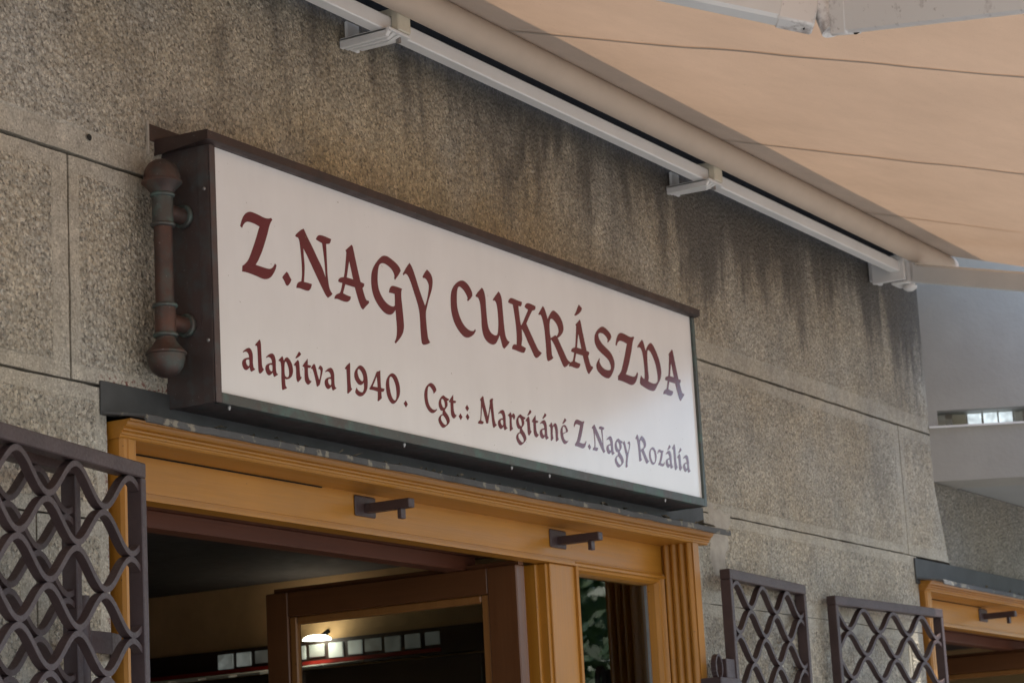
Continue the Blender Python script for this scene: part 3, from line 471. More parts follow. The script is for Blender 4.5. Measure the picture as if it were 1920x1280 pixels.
# ---- lettering: outlines in 0.1 mm on the face, (0,0) = lower left corner of the white panel
GLYPHS = {
  'Z': [[(968,3709), (904,3731), (925,3796), (1001,3940), (1095,4042), (1188,4098), (1288,4127), (1429,4128), (1594,4115), (1760,4096), (1882,4098), (1975,4117), (2041,4141), (2082,4106), (2016,4031), (1955,3925), (1878,3742), (1757,3495), (1656,3309), (1574,3183), (1492,3066), (1412,2978), (1562,2974), (1743,2970), (1896,2975), (1989,3003), (2068,3061), (2125,3136), (2178,3105), (2142,3018), (2076,2922), (1978,2821), (1884,2762), (1775,2724), (1654,2713), (1459,2729), (1221,2746), (1043,2749), (918,2741), (937,2869), (1022,2919), (1147,3030), (1244,3177), (1343,3352), (1443,3537), (1527,3711), (1602,3859), (1446,3884), (1296,3892), (1176,3883), (1085,3846), (1017,3786)]],
  'dot': [[(2551,3030), (2605,3003), (2663,2934), (2723,2879), (2671,2804), (2615,2748), (2563,2716), (2511,2729), (2454,2803), (2380,2871), (2463,2955)]],
  'N': [[(3261,4141), (3391,3979), (3571,3784), (3751,3569), (3932,3362), (4055,3154), (4049,3258), (4035,3448), (4010,3655), (3987,3805), (3964,3941), (3841,3960), (3720,3985), (3783,4064), (3867,4110), (4015,4123), (4178,4116), (4329,4106), (4298,4038), (4251,3986), (4118,3953), (4122,3772), (4125,3522), (4128,3273), (4144,3122), (4168,2992), (4211,2903), (4295,2831), (4236,2783), (4110,2709), (4023,2765), (3901,2897), (3721,3104), (3542,3320), (3363,3535), (3220,3689), (3228,3509), (3246,3285), (3227,3092), (3197,2916), (3324,2920), (3503,2919), (3462,2830), (3404,2767), (3329,2737), (3154,2735), (3012,2742), (2901,2726), (2922,2802), (2989,2870), (3102,2914), (3130,3055), (3140,3228), (3129,3453), (3105,3676), (3079,3823), (3036,3891), (2957,3895), (2927,3918), (2994,3978), (3143,4083)]],
  'A': [[(5148,4132), (5192,4100), (5264,3876), (5352,3603), (5455,3313), (5534,3306), (5605,3298), (5586,3233), (5524,3181), (5564,3085), (5617,2981), (5678,2923), (5768,2924), (5771,2873), (5630,2767), (5516,2676), (5453,2696), (5381,2787), (5303,2937), (5242,3070), (5212,3143), (5017,3144), (4828,3147), (4782,3052), (4721,2923), (4859,2902), (5031,2895), (5013,2837), (4938,2773), (4830,2739), (4638,2738), (4500,2749), (4367,2731), (4392,2792), (4473,2856), (4598,2912), (4657,3009), (4713,3157), (4625,3156), (4546,3163), (4567,3217), (4658,3274), (4783,3306), (4828,3447), (4869,3639), (4906,3809), (4924,3915), (4891,3954), (5010,4038)], [(5024,3733), (5082,3554), (5160,3318), (5030,3320), (4896,3320), (4933,3446), (4979,3597)]],
  'G': [[(6923,3623), (6888,3650), (6904,3716), (6862,3793), (6774,3862), (6630,3915), (6483,3935), (6364,3917), (6279,3866), (6220,3761), (6186,3609), (6173,3440), (6205,3279), (6294,3148), (6432,3037), (6575,2977), (6703,2957), (6807,2964), (6866,2999), (6877,3144), (6877,3274), (6765,3275), (6634,3266), (6668,3359), (6740,3435), (6836,3462), (7004,3466), (7206,3459), (7170,3383), (7158,3234), (7178,3068), (7199,2861), (7216,2654), (7213,2527), (7161,2393), (7057,2272), (6937,2170), (6826,2084), (6784,2115), (6846,2197), (6892,2309), (6910,2479), (6898,2707), (6884,2897), (6803,2821), (6705,2759), (6592,2732), (6446,2741), (6285,2804), (6112,2920), (5978,3073), (5917,3229), (5900,3392), (5926,3583), (5990,3719), (6091,3842), (6229,3972), (6384,4084), (6498,4127), (6647,4133), (6830,4093), (7012,4032), (7138,3959), (7185,3890), (7106,3795)]],
  'Y': [[(7586,4154), (7679,4079), (7798,3898), (7930,3643), (8065,3410), (8191,3213), (8248,3291), (8319,3432), (8379,3593), (8405,3748), (8354,3836), (8261,3895), (8164,3888), (8147,3922), (8233,4019), (8352,4131), (8454,4091), (8546,4021), (8587,3909), (8562,3754), (8489,3590), (8374,3398), (8270,3188), (8216,3050), (8211,2857), (8229,2626), (8260,2439), (8294,2391), (8344,2341), (8239,2291), (8042,2241), (7975,2267), (7956,2370), (7942,2601), (7938,2834), (7918,3044), (7856,3225), (7740,3439), (7624,3653), (7522,3795), (7420,3856), (7355,3839), (7302,3796), (7271,3831), (7425,4001)]],
  'C': [[(10191,3664), (10156,3690), (10187,3743), (10121,3828), (10017,3906), (9910,3951), (9809,3967), (9742,3921), (9695,3814), (9669,3651), (9663,3472), (9704,3320), (9799,3158), (9934,3031), (10093,2958), (10221,2932), (10333,2938), (10410,2962), (10463,3010), (10493,2967), (10402,2877), (10244,2783), (10072,2730), (9924,2733), (9765,2797), (9610,2900), (9478,3046), (9402,3211), (9374,3384), (9380,3562), (9419,3746), (9500,3879), (9639,4003), (9795,4094), (9947,4143), (10077,4144), (10221,4095), (10343,4006), (10409,3917), (10412,3838), (10318,3752)]],
  'U': [[(10889,4126), (10947,4101), (11004,4020), (11040,3885), (11047,3684), (11061,3444), (11081,3266), (11125,3132), (11212,3045), (11341,3005), (11449,3002), (11529,3034), (11577,3123), (11614,3332), (11619,3536), (11601,3736), (11562,3852), (11490,3901), (11419,3884), (11403,3910), (11521,4018), (11708,4172), (11773,4133), (11840,4021), (11860,3841), (11874,3598), (11890,3376), (11910,3196), (11946,3059), (12027,2966), (12130,2945), (12043,2861), (11845,2723), (11778,2749), (11720,2862), (11646,3043), (11564,2929), (11456,2811), (11335,2752), (11219,2740), (11050,2768), (10906,2846), (10824,2974), (10792,3139), (10796,3340), (10788,3560), (10765,3717), (10701,3827), (10627,3844), (10578,3842), (10574,3880), (10718,4001)]],
  'K': [[(12159,3969), (12206,4043), (12311,4106), (12470,4112), (12668,4100), (12867,4097), (12844,4027), (12794,3973), (12672,3956), (12685,3814), (12715,3612), (12750,3457), (12848,3551), (12987,3719), (13103,3862), (13164,3943), (13074,3961), (12988,3989), (13044,4060), (13151,4116), (13314,4122), (13556,4104), (13550,4051), (13503,3995), (13384,3955), (13308,3886), (13169,3728), (13030,3560), (13155,3414), (13335,3214), (13497,3032), (13610,2945), (13748,2904), (13680,2841), (13463,2726), (13364,2753), (13238,2889), (13058,3089), (12899,3281), (12778,3385), (12773,3230), (12768,3106), (12714,2943), (12938,2905), (12899,2837), (12823,2768), (12662,2757), (12446,2769), (12234,2778), (12266,2854), (12343,2911), (12474,2921), (12499,3084), (12502,3290), (12472,3573), (12434,3772), (12390,3950), (12276,3956)]],
  'R': [[(13948,4174), (14015,4128), (14080,4039), (14167,3857), (14232,3940), (14326,4038), (14416,4112), (14503,4146), (14601,4134), (14744,4082), (14868,4002), (14955,3890), (14991,3770), (14962,3664), (14867,3566), (14730,3477), (14645,3436), (14739,3328), (14871,3182), (15004,3034), (15124,2919), (15274,2877), (15144,2804), (14948,2701), (14873,2715), (14778,2817), (14648,2981), (14504,3159), (14370,3288), (14291,3342), (14262,3313), (14270,3156), (14277,2992), (14294,2912), (14355,2871), (14283,2819), (14071,2733), (14021,2756), (13993,2850), (13996,3049), (13985,3295), (13965,3523), (13927,3699), (13878,3840), (13815,3913), (13756,3911), (13722,3897), (13685,3916), (13784,4015)], [(14360,3905), (14299,3867), (14253,3752), (14239,3633), (14242,3484), (14275,3373), (14404,3435), (14532,3488), (14596,3470), (14675,3552), (14718,3634), (14687,3738), (14598,3824), (14473,3887)]],
  'Acc': [[(15915,4544), (15997,4510), (16078,4469), (16046,4407), (15958,4333), (15810,4249), (15692,4201), (15634,4203), (15674,4252), (15752,4333), (15835,4449)]],
  'S': [[(17441,3745), (17413,3769), (17451,3819), (17383,3885), (17254,3938), (17122,3954), (17008,3940), (16936,3903), (16920,3846), (16963,3765), (17086,3675), (17277,3595), (17493,3519), (17660,3412), (17743,3282), (17755,3163), (17692,3033), (17568,2884), (17452,2791), (17347,2744), (17188,2737), (16991,2770), (16800,2840), (16709,2924), (16698,3009), (16769,3117), (16909,3239), (16912,3192), (16884,3144), (16920,3085), (17044,3005), (17218,2965), (17399,2976), (17493,3005), (17533,3065), (17512,3149), (17413,3255), (17221,3336), (16984,3409), (16796,3500), (16699,3616), (16686,3722), (16718,3836), (16832,3963), (17003,4077), (17191,4147), (17347,4132), (17520,4072), (17638,4002), (17665,3929), (17589,3841)]],
  'D': [[(19490,4147), (19560,4101), (19623,3976), (19678,3853), (19765,3964), (19875,4060), (20005,4129), (20100,4117), (20232,4023), (20379,3864), (20498,3677), (20557,3481), (20554,3321), (20470,3151), (20301,2991), (20105,2806), (20013,2764), (19905,2749), (19666,2757), (19433,2792), (19250,2834), (19198,2871), (19235,2999), (19296,3102), (19375,3052), (19499,3025), (19527,3219), (19522,3421), (19502,3620), (19455,3793), (19372,3881), (19279,3896), (19213,3864), (19180,3897), (19320,4019)], [(19839,3907), (19783,3854), (19749,3679), (19744,3476), (19749,3274), (19765,3119), (19715,2999), (19866,2980), (20033,2976), (20182,3002), (20278,3067), (20313,3174), (20302,3331), (20236,3548), (20096,3753), (19945,3878)]],
  'a': [[(871,976), (852,992), (885,1015), (961,1063), (1021,1092), (1073,1105), (1117,1100), (1160,1071), (1187,1025), (1202,964), (1202,883), (1200,801), (1208,730), (1228,686), (1262,684), (1267,667), (1203,632), (1132,598), (1111,613), (1093,651), (1073,688), (1035,651), (997,626), (949,607), (901,612), (858,639), (827,684), (816,736), (829,783), (860,819), (913,849), (980,875), (1070,897), (1064,934), (1044,972), (1009,998), (965,1005), (913,997)], [(1075,850), (1008,845), (971,830), (951,801), (956,765), (980,728), (1016,709), (1052,709), (1073,738), (1079,792)]],
  'l': [[(1465,1348), (1486,1329), (1505,1273), (1510,1174), (1512,1047), (1516,920), (1522,812), (1537,755), (1565,728), (1588,715), (1555,681), (1492,627), (1446,604), (1417,609), (1396,640), (1386,720), (1385,846), (1382,973), (1380,1099), (1373,1171), (1355,1197), (1315,1189), (1296,1203), (1371,1270)]],
  'p': [[(2272,1106), (2297,1086), (2331,1011), (2364,1055), (2405,1089), (2455,1107), (2505,1094), (2572,1049), (2630,974), (2655,876), (2650,802), (2614,723), (2549,667), (2486,636), (2415,616), (2349,616), (2350,557), (2357,494), (2375,450), (2415,433), (2380,407), (2317,383), (2270,363), (2239,358), (2229,384), (2219,484), (2216,620), (2224,750), (2223,860), (2212,941), (2192,983), (2153,978), (2131,993), (2187,1038)], [(2400,1007), (2368,986), (2349,924), (2341,840), (2342,748), (2351,690), (2388,668), (2441,666), (2481,685), (2507,735), (2511,800), (2500,872), (2465,941), (2430,991)]],
  'acc': [[(2908,1301), (2945,1288), (2984,1260), (2960,1229), (2882,1178), (2795,1135), (2763,1140), (2797,1176), (2857,1241)]],
  'i': [[(2849,1106), (2880,1094), (2902,1047), (2909,948), (2913,837), (2927,750), (2977,741), (2936,691), (2837,610), (2801,622), (2780,674), (2773,784), (2774,884), (2765,961), (2738,973), (2709,961), (2701,979), (2761,1038)]],
  't': [[(3231,1191), (3230,1107), (3222,1052), (3289,1054), (3350,1051), (3344,1028), (3314,1001), (3224,985), (3221,882), (3231,794), (3268,726), (3305,709), (3347,709), (3322,678), (3262,630), (3213,609), (3167,617), (3121,650), (3093,707), (3089,796), (3094,908), (3091,980), (3030,988), (3025,998), (3091,1069)]],
  'v': [[(3470,1114), (3510,1086), (3543,1006), (3583,889), (3643,771), (3676,834), (3700,916), (3709,985), (3692,1017), (3650,1022), (3630,1016), (3627,1030), (3694,1110), (3751,1098), (3788,1070), (3799,1032), (3769,938), (3712,806), (3656,674), (3615,640), (3566,613), (3538,624), (3518,700), (3483,807), (3442,913), (3399,985), (3351,984), (3352,1007), (3414,1072)]],
  '1': [[(4882,1346), (4890,1303), (4882,1190), (4877,1040), (4878,904), (4891,775), (4932,750), (4879,699), (4759,617), (4730,629), (4738,748), (4739,909), (4737,1045), (4734,1175), (4690,1169), (4670,1184), (4757,1265)]],
  '9': [[(5311,1345), (5393,1333), (5478,1283), (5538,1210), (5570,1101), (5575,989), (5557,873), (5506,779), (5423,699), (5332,645), (5242,621), (5167,626), (5092,654), (5051,685), (5066,737), (5119,809), (5134,784), (5186,747), (5250,729), (5322,726), (5377,755), (5410,816), (5422,892), (5414,964), (5375,929), (5329,902), (5262,885), (5186,897), (5113,943), (5063,998), (5042,1064), (5051,1134), (5100,1209), (5193,1291), (5262,1333)], [(5223,1248), (5188,1216), (5179,1158), (5200,1093), (5240,1036), (5303,994), (5357,986), (5396,1014), (5407,1072), (5380,1149), (5319,1216), (5266,1246)]],
  '4': [[(6121,1348), (6114,1229), (6115,1089), (6119,941), (6186,935), (6265,939), (6239,891), (6202,858), (6130,849), (6127,762), (6134,703), (6075,661), (5981,608), (5955,613), (5972,716), (5976,830), (5843,837), (5732,838), (5654,836), (5631,856), (5693,911), (5778,1017), (5878,1157), (5954,1275), (5978,1295), (6058,1322)], [(5959,1188), (5883,1070), (5771,924), (5872,929), (5984,932), (5975,1057)]],
  '0': [[(6608,1350), (6683,1350), (6772,1316), (6846,1243), (6896,1148), (6921,1036), (6913,932), (6871,837), (6795,750), (6709,675), (6614,631), (6546,631), (6470,669), (6396,741), (6353,831), (6333,942), (6329,1043), (6355,1136), (6411,1220), (6496,1296)], [(6546,1262), (6502,1226), (6478,1153), (6477,1051), (6498,939), (6529,842), (6580,766), (6633,729), (6685,723), (6734,755), (6763,835), (6765,950), (6747,1063), (6702,1159), (6639,1233), (6585,1261)]],
  'sdot': [[(7147,781), (7186,745), (7227,703), (7191,662), (7146,620), (7108,645), (7055,702), (7100,740)]],
  'sC': [[(8391,1108), (8387,1136), (8348,1191), (8290,1233), (8242,1259), (8202,1265), (8166,1243), (8134,1178), (8114,1065), (8112,966), (8137,870), (8191,789), (8267,738), (8347,721), (8408,724), (8460,738), (8496,757), (8507,740), (8456,697), (8371,649), (8288,629), (8218,633), (8130,671), (8046,743), (7993,829), (7972,936), (7970,1024), (7994,1115), (8046,1205), (8133,1283), (8229,1337), (8301,1358), (8372,1349), (8450,1310), (8506,1257), (8519,1214), (8489,1177)]],
  'g': [[(8833,1129), (8883,1114), (8953,1090), (9066,1077), (9064,1054), (9030,1027), (8977,1015), (8994,972), (8995,917), (8964,868), (8908,822), (8857,776), (8900,732), (8978,680), (9034,621), (9060,563), (9057,523), (9010,468), (8911,405), (8814,351), (8751,332), (8690,339), (8613,390), (8563,451), (8548,509), (8577,563), (8644,621), (8750,668), (8753,696), (8767,745), (8716,741), (8665,751), (8619,801), (8596,864), (8599,920), (8624,979), (8681,1042), (8759,1102)], [(8763,1034), (8724,1014), (8712,968), (8721,914), (8757,858), (8806,827), (8847,830), (8870,861), (8872,923), (8851,987), (8813,1026)], [(8764,642), (8705,618), (8671,580), (8666,530), (8693,489), (8761,442), (8820,420), (8876,423), (8916,450), (8923,490), (8893,547), (8836,596)]],
  'M': [[(10661,1359), (10696,1345), (10711,1264), (10757,1124), (10812,986), (10854,866), (10912,988), (10953,1108), (10989,1228), (10986,1295), (11036,1333), (11098,1357), (11148,1359), (11157,1342), (11137,1305), (11134,1215), (11146,1081), (11159,936), (11180,824), (11215,740), (11278,724), (11220,683), (11124,624), (11085,640), (11063,716), (11046,839), (11030,983), (11009,1105), (10963,1005), (10908,852), (10857,706), (10813,693), (10763,694), (10732,778), (10685,897), (10637,1015), (10597,1103), (10582,998), (10553,859), (10525,731), (10579,728), (10641,715), (10623,676), (10581,651), (10492,643), (10365,641), (10389,683), (10441,721), (10485,732), (10513,854), (10537,992), (10556,1129), (10558,1212), (10523,1254), (10577,1298)]],
  'r': [[(11974,1127), (12006,1097), (12033,1046), (12073,1090), (12127,1118), (12167,1102), (12199,1058), (12187,1004), (12124,951), (12103,983), (12065,1013), (12026,999), (12014,919), (12014,824), (12023,751), (12065,730), (12020,692), (11917,638), (11898,651), (11901,757), (11914,885), (11912,980), (11881,1018), (11841,1021), (11842,1036), (11919,1086)]],
  'n': [[(14040,1129), (14074,1100), (14109,1034), (14159,1089), (14240,1132), (14293,1122), (14341,1063), (14364,978), (14358,869), (14352,781), (14385,730), (14330,691), (14254,649), (14225,668), (14230,766), (14233,886), (14221,972), (14185,1033), (14131,1031), (14102,968), (14083,868), (14086,781), (14106,724), (14057,680), (13983,634), (13964,658), (13969,756), (13978,877), (13979,975), (13948,1009), (13912,1010), (13903,1025), (13973,1071)]],
  'e': [[(14724,1145), (14800,1136), (14860,1083), (14908,1023), (14881,981), (14766,945), (14639,897), (14643,837), (14680,776), (14742,740), (14796,730), (14852,740), (14899,758), (14860,716), (14789,669), (14708,640), (14643,646), (14562,708), (14517,790), (14495,885), (14504,963), (14547,1044), (14620,1108)], [(14686,1103), (14637,1067), (14618,999), (14619,913), (14688,939), (14792,974), (14793,1020), (14759,1071), (14718,1098)]],
  'y': [[(18038,1119), (18077,1085), (18119,966), (18196,790), (18253,885), (18296,987), (18313,1051), (18264,1072), (18218,1060), (18221,1081), (18316,1141), (18364,1126), (18373,1065), (18328,949), (18238,774), (18174,629), (18137,502), (18142,434), (18069,388), (18019,400), (18046,533), (18090,689), (18054,808), (18008,940), (17973,1018), (17944,1021), (17942,1048)]],
  'o': [[(19719,1140), (19816,1124), (19887,1055), (19920,946), (19912,847), (19854,756), (19768,684), (19672,645), (19584,664), (19510,732), (19473,826), (19470,916), (19514,1012), (19600,1092)], [(19658,1077), (19598,1036), (19571,948), (19575,851), (19615,772), (19682,716), (19758,718), (19810,766), (19824,865), (19803,975), (19759,1047)]],
}
TEXT = [('Z',1,1,0,0), ('dot',1,1,0,0), ('N',1,1,0,0), ('A',1,1,0,0), ('G',1,1,0,0), ('Y',1,1,0,0), ('C',1,1,0,0), ('U',1,1,0,0), ('K',1,1,0,0), ('R',1,1,0,0), ('Acc',1,1,0,0), ('A',0.943,0.979,11054,85), ('S',1,1,0,0), ('Z',0.966,0.991,17014,54), ('D',1,1,0,0), ('A',0.941,0.993,16494,43), ('a',1,1,0,0), ('l',1,1,0,0), ('a',1,1,825,5), ('p',1,1,0,0), ('i',1,1,0,0), ('acc',1,1,0,0), ('t',1,1,0,0), ('v',1,1,0,0), ('a',1,1,3035,10), ('1',1,1,0,0), ('9',1,1,0,0), ('4',1,1,0,0), ('0',1,1,0,0), ('sdot',1,1,0,0), ('sC',1,1,0,0), ('g',1,1,0,0), ('t',1,1,6042,14), ('sdot',1,1,2428,7), ('sdot',1,1,2753,260), ('sdot',1,1,2753,43), ('M',1,1,0,0), ('a',1,1,10516,30), ('r',1,1,0,0), ('g',1,1,3643,8), ('i',1,1,10016,28), ('acc',1,1,10056,16), ('t',1,1,10009,26), ('a',1,1,12590,35), ('acc',1,1,10821,29), ('n',1,1,0,0), ('e',1,1,0,0), ('acc',1,1,11864,29), ('Z',0.502,0.523,14782,-783), ('sdot',1,1,8885,20), ('N',0.498,0.504,14764,-722), ('a',1,1,16165,46), ('g',1,1,8870,14), ('y',1,1,0,0), ('R',0.47,0.519,12273,-772), ('o',1,1,0,0), ('Z',0.321,0.326,19701,-223), ('a',1,1,19646,53), ('acc',1,1,17857,31), ('l',1,1,19613,38), ('i',1,1,18510,43), ('acc',1,1,18534,21), ('a',1,1,20731,54)]

def smooth_loop(pts):
    n = len(pts); out = []; P = [Vector(p) for p in pts]
    cor = []
    for i in range(n):
        a = (P[i] - P[i - 1]); b = (P[(i + 1) % n] - P[i]); cor.append(a.length < 1e-6 or b.length < 1e-6 or a.angle(b) > R(48))
    for i in range(n):
        p0, p1, p2, p3 = P[i - 1], P[i], P[(i + 1) % n], P[(i + 2) % n]; L = (p2 - p1).length
        m1 = (p2 - p1) if cor[i] else (p2 - p0) * (L / max(1e-6, (p2 - p1).length + (p1 - p0).length))
        m2 = (p2 - p1) if cor[(i + 1) % n] else (p3 - p1) * (L / max(1e-6, (p3 - p2).length + (p2 - p1).length))
        for k_ in range(3):
            u = k_ / 3; out.append(p1 * (2 * u**3 - 3 * u**2 + 1) + m1 * (u**3 - 2 * u**2 + u) + p2 * (-2 * u**3 + 3 * u**2) + m2 * (u**3 - u**2))
    return out
for nm, sx, sz, dx, dz in TEXT:
    loops = [[Vector((4.007 + (p.x * sx + dx) * 1e-4, 2.574 + (p.y * sz + dz) * 1e-4, 0)) for p in smooth_loop(l)] for l in GLYPHS[nm]]
    flat = [p for l in loops for p in l]; N = len(flat); tri = tessellate_polygon(loops)
    v = [(p.x, -.1211, p.y) for p in flat] + [(p.x, -.1204, p.y) for p in flat]; f = [tuple(q_) for q_ in tri]; b0 = 0
    for l in loops:
        n = len(l); f += [(b0 + i, b0 + (i + 1) % n, N + b0 + (i + 1) % n, N + b0 + i) for i in range(n)]; b0 += n
    p = MB(); p.add(v, f); p.build('letter', M['maroon'], face)
# ------------------------------------------------------------------ iron grilles
def grille(name, label, P, Q, zt, zb, crest, lam=.2165, group='brown iron grilles folded back from the doors'):
    """leaf from P (left end) to Q (right end), front face on the line PQ; crest = distance of a wave crest from Q"""
    P = Vector(P); Q = Vector(Q); d = Q - P; L = d.length
    t = thing(name, label, 'grille', (P.x, P.y, zb), math.atan2(d.y, d.x), group); H = zt - zb; dp = .033
    for nm, a in (('rail', (0, L, 0, dp, H - .030, H)), ('rail', (0, L, 0, dp, 0, .030))):
        m = MB(); m.box(*a, .0022); m.build(nm, M['iron'], t, local=True)
    for a in ((0, .0205, .0004, dp - .0004, .0303, H - .0303), (L - .0205, L, .0004, dp - .0004, .0303, H - .0303)):
        m = MB(); m.box(*a, .0018); m.build('stile', M['iron'], t, local=True)
    amp = .0340; hw = .0056; row = 0; pitch = .0785
    z = H - .030 - .0055 - amp
    while z - amp > .03:
        m = MB(); n = int((L - .04) / .0085); V = []
        for i in range(n + 1):
            s = .019 + (L - .038) * i / n; ph = 2 * math.pi * ((s - (L - crest)) / lam + .5 * (row % 2)); c_ = math.cos(ph)
            zz = z + amp * c_; sl_ = -amp * math.sin(ph) * 2 * math.pi / lam; nl = math.hypot(1, sl_); nx_, nz_ = -sl_ / nl, 1 / nl
            for yy in (.006, .0245): V += [(s + nx_ * hw, yy, zz + nz_ * hw), (s - nx_ * hw, yy, zz - nz_ * hw)]
        F = []
        for i in range(n):
            a = 4 * i; b = a + 4; F += [(a, b, b + 1, a + 1), (a + 2, a + 3, b + 3, b + 2), (a, a + 2, b + 2, b), (a + 1, b + 1, b + 3, a + 3)]
        m.add(V, F); m.build('wave_bar', M['iron'], t, 40, local=True)
        z -= pitch; row += 1
    return t
u_ = Vector((.978, .209)); e_ = Vector((3.737, -.1395)); nrm_ = Vector((-u_.y, u_.x))
grille('grille', 'wavy brown iron grille leaf standing in front of another leaf beside the door', e_ - u_ * .80, e_, 2.393, .45, .272)
e2 = e_ + nrm_ * .062 - u_ * .152
grille('grille', 'wavy brown iron grille leaf tucked between another leaf and the stone wall', e2 - u_ * .80, e2, 2.386, .45, .152)
grille('grille', 'narrow wavy iron grille leaf beside the fluted jamb of the door below the sign', (6.498, -.0845), (7.158, -.0352), 2.394, .45, .160, .2175)
grille('grille', 'wide wavy iron grille leaf just left of the door under the bay', (7.345, -.054), (8.188, -.102), 2.372, .45, .17, .228)
# hinge gear of the grilles
def hinge(label, kind):
    if kind == 'strap':
        t = thing('hinge_strap', label, 'hinge', (3.64, -.06, 2.04)); m = MB()
        pts = [(3.795, .015), (3.775, -.03), (3.74, -.062), (3.69, -.080), (3.62, -.088), (3.55, -.095)]
        for a, b in zip(pts, pts[1:]): m.bar((a[0], a[1], 2.045), (b[0], b[1], 2.045), .008, .042, c=.001)
        m.build('strap', M['iron'], t)
        m = MB(); m.tube((3.60, -.085, 1.93), (3.60, -.085, 2.13), .017, n=16); m.build('knuckle', M['iron'], t, 40)
    else:
        t = thing('hinge_pin', label, 'hinge', (6.42, -.07, 2.0)); m = MB()
        m.box(6.385, 6.50, -.085, -.02, 1.90, 2.075, .002); m.build('block', M['iron'], t)
        m = MB(); m.box(6.44, 6.498, -.08, -.05, 2.07, 2.13, .002); m.build('lug', M['iron'], t)
        m = MB(); ring = [(6.405 + .021 * math.cos(R(a)), 2.105 + .034 * math.sin(R(a))) for a in range(-60, 241, 20)]
        for a, b in zip(ring, ring[1:]): m.bar((a[0], -.066, a[1]), (b[0], -.066, b[1]), .006, .016, up=(0, 1, 0))
        m.build('loop', M['iron'], t)
    return t
hinge('brown iron hinge strap tying the wavy grille to the left door jamb', 'strap'); hinge('brown iron hinge block with a loop beside the fluted door jamb', 'pin')
# ------------------------------------------------------------------ awning
aw = thing('awning', 'beige folding arm awning with white wall bar stretched out over the shop front', 'awning', (4.0, -.1, 3.5))
TS = math.tan(R(17.0)); ZR, RR, YR = 3.627, .040, -.17
def zf(y): return ZR + RR / math.cos(R(17)) + TS * (y - YR)
p = MB(); p.box(-.9, 8.08, -.126, -.090, 3.551, 3.5905, .003); p.build('wall_bar', M['white'], aw)
p = MB(); p.box(-.9, 8.05, -.0885, -.080, 3.586, 3.655); p.build('gap_shade', M['black'], aw)  # added dark strip, standing in for shade between bar and roller
p = MB(); p.tube((-.9, YR, ZR), (8.385, YR, ZR), RR, n=40); rl_ = p.build('roller', M['rolled'], aw, 40)
p = MB(); p.tube((8.383, YR, ZR), (8.40, YR, ZR), .018, n=16); p.build('roller_pin', M['steel'], rl_)
seams = [-.78, .41, 1.60, 2.79, 3.98, 5.17, 6.43, 7.53]
def und(x, y):
    e = [s for s in seams]; k_ = max([s for s in e if s <= x] or [x - .6]); f = min(1, (x - k_) / 1.2); g_ = min(1, max(0, (-y - .2) / .6))
    return -g_ * (.010 * math.sin(math.pi * f)) + g_ * .007 * noise.noise((x * 2.2, y * 1.6, 0)) + g_ * .0022 * noise.noise((x * 9, y * 7, 3))
p = MB(); nx, ny = 300, 70; V = []
for i in range(nx + 1):
    for j in range(ny + 1):
        x = -.85 + (8.355 + .85) * i / nx; y = YR - .008 - (2.14) * (j / ny); V.append((x, y, zf(y) + und(x, y)))
p.add(V, [(i * (ny + 1) + j, (i + 1) * (ny + 1) + j, (i + 1) * (ny + 1) + j + 1, i * (ny + 1) + j + 1) for i in range(nx) for j in range(ny)]); fab = p.build('cloth', M['cloth'], aw, 180)
for s in seams[1:]:
    p = MB(); V = []; m = 120
    for j in range(m + 1):
        y = YR - .03 - 2.11 * j / m; wob = .0035 * noise.noise((s, y * 3, 1)) + .002 * noise.noise((s, y * 11, 2))
        for a in (-.0080, .0080): V.append((s + wob + a, y, zf(y) + und(s + a + wob, y) - .0016 - .0025 * abs(noise.noise((s, y * 5, 7)))))
    p.add(V, [(2 * j, 2 * j + 1, 2 * j + 3, 2 * j + 2) for j in range(m)]); p.build('seam', M['seam'], fab)
p = MB(); p.box(-.9, 8.36, -2.345, -2.285, zf(-2.31) - .150, zf(-2.31) - .004, .006); p.build('front_bar', M['white'], aw)
def bracket(X):
    m = MB(); m.box(X - .030, X + .022, -.013, -.0035, 3.532, 3.60, .002); b = m.build('wall_bracket', M['white'], aw)
    m = MB(); m.box(X - .012, X + .044, -.148, -.1265, 3.553, 3.612, .003); m.box(X - .011, X + .043, -.146, -.09, 3.5915, 3.611, .002); m.build('clamp', M['cream'], b)
    m = MB()
    for i, dx in enumerate((-.052, -.030, -.008)):
        m.prism([(-.004, 3.526 + .003 * i), (-.004, 3.548), (-.135, 3.548), (-.143, 3.541), (-.135 + .012 * i, 3.530)], 'x', X + dx, X + dx + .012)
    m.box(X - .052, X + .044, -.147, -.004, 3.5435, 3.5505, .001); m.build('jaw', M['white'], b)
    m = MB(); m.tube((X + .016, -.128, 3.5435), (X + .016, -.128, 3.531), .007, n=6); m.build('bolt', M['steel'], b)
for X in (1.2, 3.0, 4.735, 6.47): bracket(X)
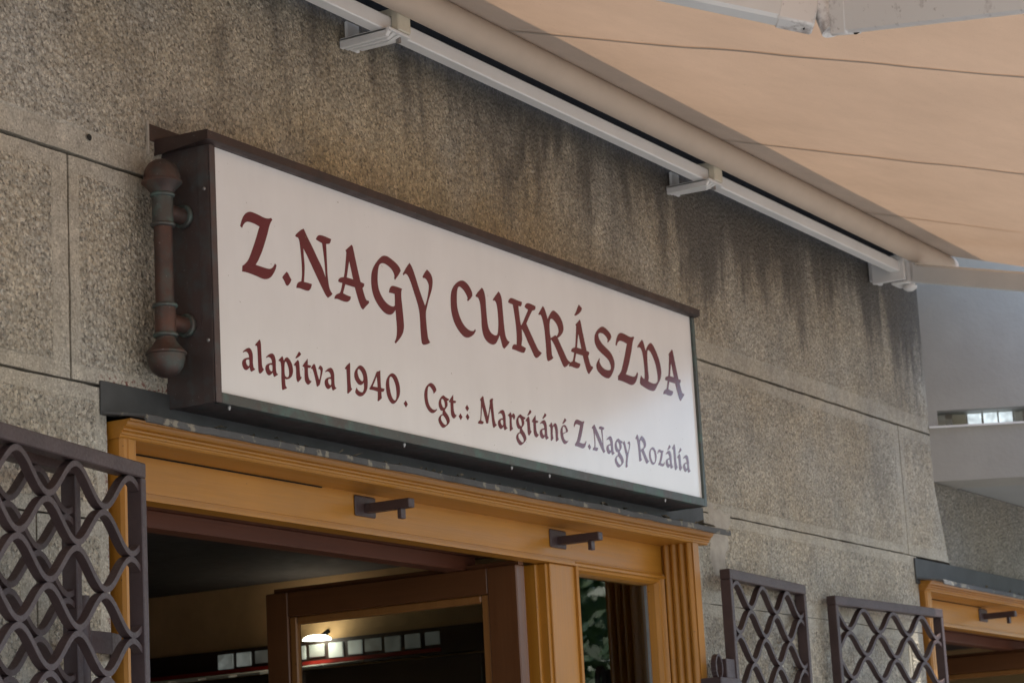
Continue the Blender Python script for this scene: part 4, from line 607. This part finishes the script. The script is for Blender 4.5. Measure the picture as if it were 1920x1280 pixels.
def arm(S, E, F, full=True):
    S, E, F = Vector(S), Vector(E), Vector(F); hh = .066; wd = .040
    d1 = (E - S).normalized(); d2 = (F - E).normalized(); up = Vector((0, TS, 1)).normalized()
    m = MB(); m.bar(S + d1 * .03, E - d1 * .028, wd, hh, up, .006); a = m.build('arm', M['white'], aw)
    m = MB(); m.bar(E + d2 * .040, F, wd, hh, up, .006); m.build('forearm', M['grimy'], a)
    m = MB(); m.tube(E - up * .028, E + up * .034, .026, n=28); m.bar(E - d1 * .10, E - d1 * .028, wd + .003, hh + .004, up, .004); m.bar(E + d2 * .022, E + d2 * .072, wd + .003, hh + .004, up, .004); m.build('elbow', M['grimy'], a, 40)
    m = MB(); m.tube(E - up * .0305, E - up * .027, .008, n=12); m.build('pivot_bolt', M['black'], a)
    for q_ in (E - d1 * .06, E + d2 * .06):
        m = MB(); m.tube(q_ - up * .0385, q_ - up * .033, .006, n=10); m.build('screw', M['black'], a)
    m = MB(); m.box(S.x - .05, S.x + .03, -.145, -.085, S.z - .045, S.z - .037, .002); m.box(S.x - .05, S.x + .03, -.145, -.085, S.z + .037, S.z + .060, .002); m.box(S.x - .066, S.x - .05, -.142, -.02, S.z - .035, S.z + .055, .002); m.box(S.x - .05, S.x + .04, -.020, -.0035, S.z - .02, S.z + .09, .002); m.build('shoulder', M['white'], a)
    m = MB(); m.tube((S.x, S.y, S.z - .056), (S.x, S.y, S.z + .05), .020, n=20); m.lathe((S.x, S.y, S.z - .05), [(.026, 0), (.024, -.008), (.012, -.016)], 20); m.build('pivot', M['white'], a, 40)
def off(x, y, o): return (x, y, zf(y) - o)
arm((8.060, -.135, 3.556), off(7.62, -1.36, .118), off(8.1, -2.26, .06))
arm((3.34, -.135, 3.556), off(4.165, -1.47, .143), off(3.72, -2.28, .125))
# ------------------------------------------------------------------ trees down the street
def tree(x, y, h, seed, label):
    r = random.Random(seed); t = thing('street_tree', label, 'tree', (x, y, 0), 0, 'leafy trees along the street')
    m = MB(); m.tube((x, y, 0), (x + .1, y, h * .42), .16, .11, 12)
    tips = []
    for i in range(7):
        a = r.uniform(0, 6.28); q = Vector((x + .1, y, h * .36)); e = q + Vector((math.cos(a) * r.uniform(.5, 1.5), math.sin(a) * r.uniform(.5, 1.5), r.uniform(.8, h * .45))); m.tube(q, e, .07, .02, 8); tips.append(e)
    m.build('trunk', M['bark'], t, 40)
    m = MB(); cl = [(tips[r.randrange(7)] + Vector((r.gauss(0, .5), r.gauss(0, .5), r.gauss(.2, .6))), r.uniform(.35, .8)) for _ in range(34)]
    for i in range(5200):
        c0, rr = cl[r.randrange(len(cl))]; q = c0 + Vector((r.gauss(0, 1), r.gauss(0, 1), r.gauss(0, .8))) * rr * .55
        a = Vector((r.gauss(0, 1), r.gauss(0, 1), r.gauss(0, 1))).normalized(); b = a.orthogonal().normalized(); s = r.uniform(.05, .11)
        m.add([q - a * s, q + b * s * .5, q + a * s, q - b * s * .5], [(0, 1, 2, 3)])
    m.build('crown', M['foliage'], t)
for i, (x, y, h) in enumerate(((15.0, -4.9, 2.9), (16.5, -6.4, 2.9), (19.0, -6.6, 3.4), (22.5, -9.6, 3.9))):
    tree(x, y, h, 20 + i, ('small', 'bushy', 'tall', 'broad')[i] + ' green tree standing on the paving beyond the grey bay')
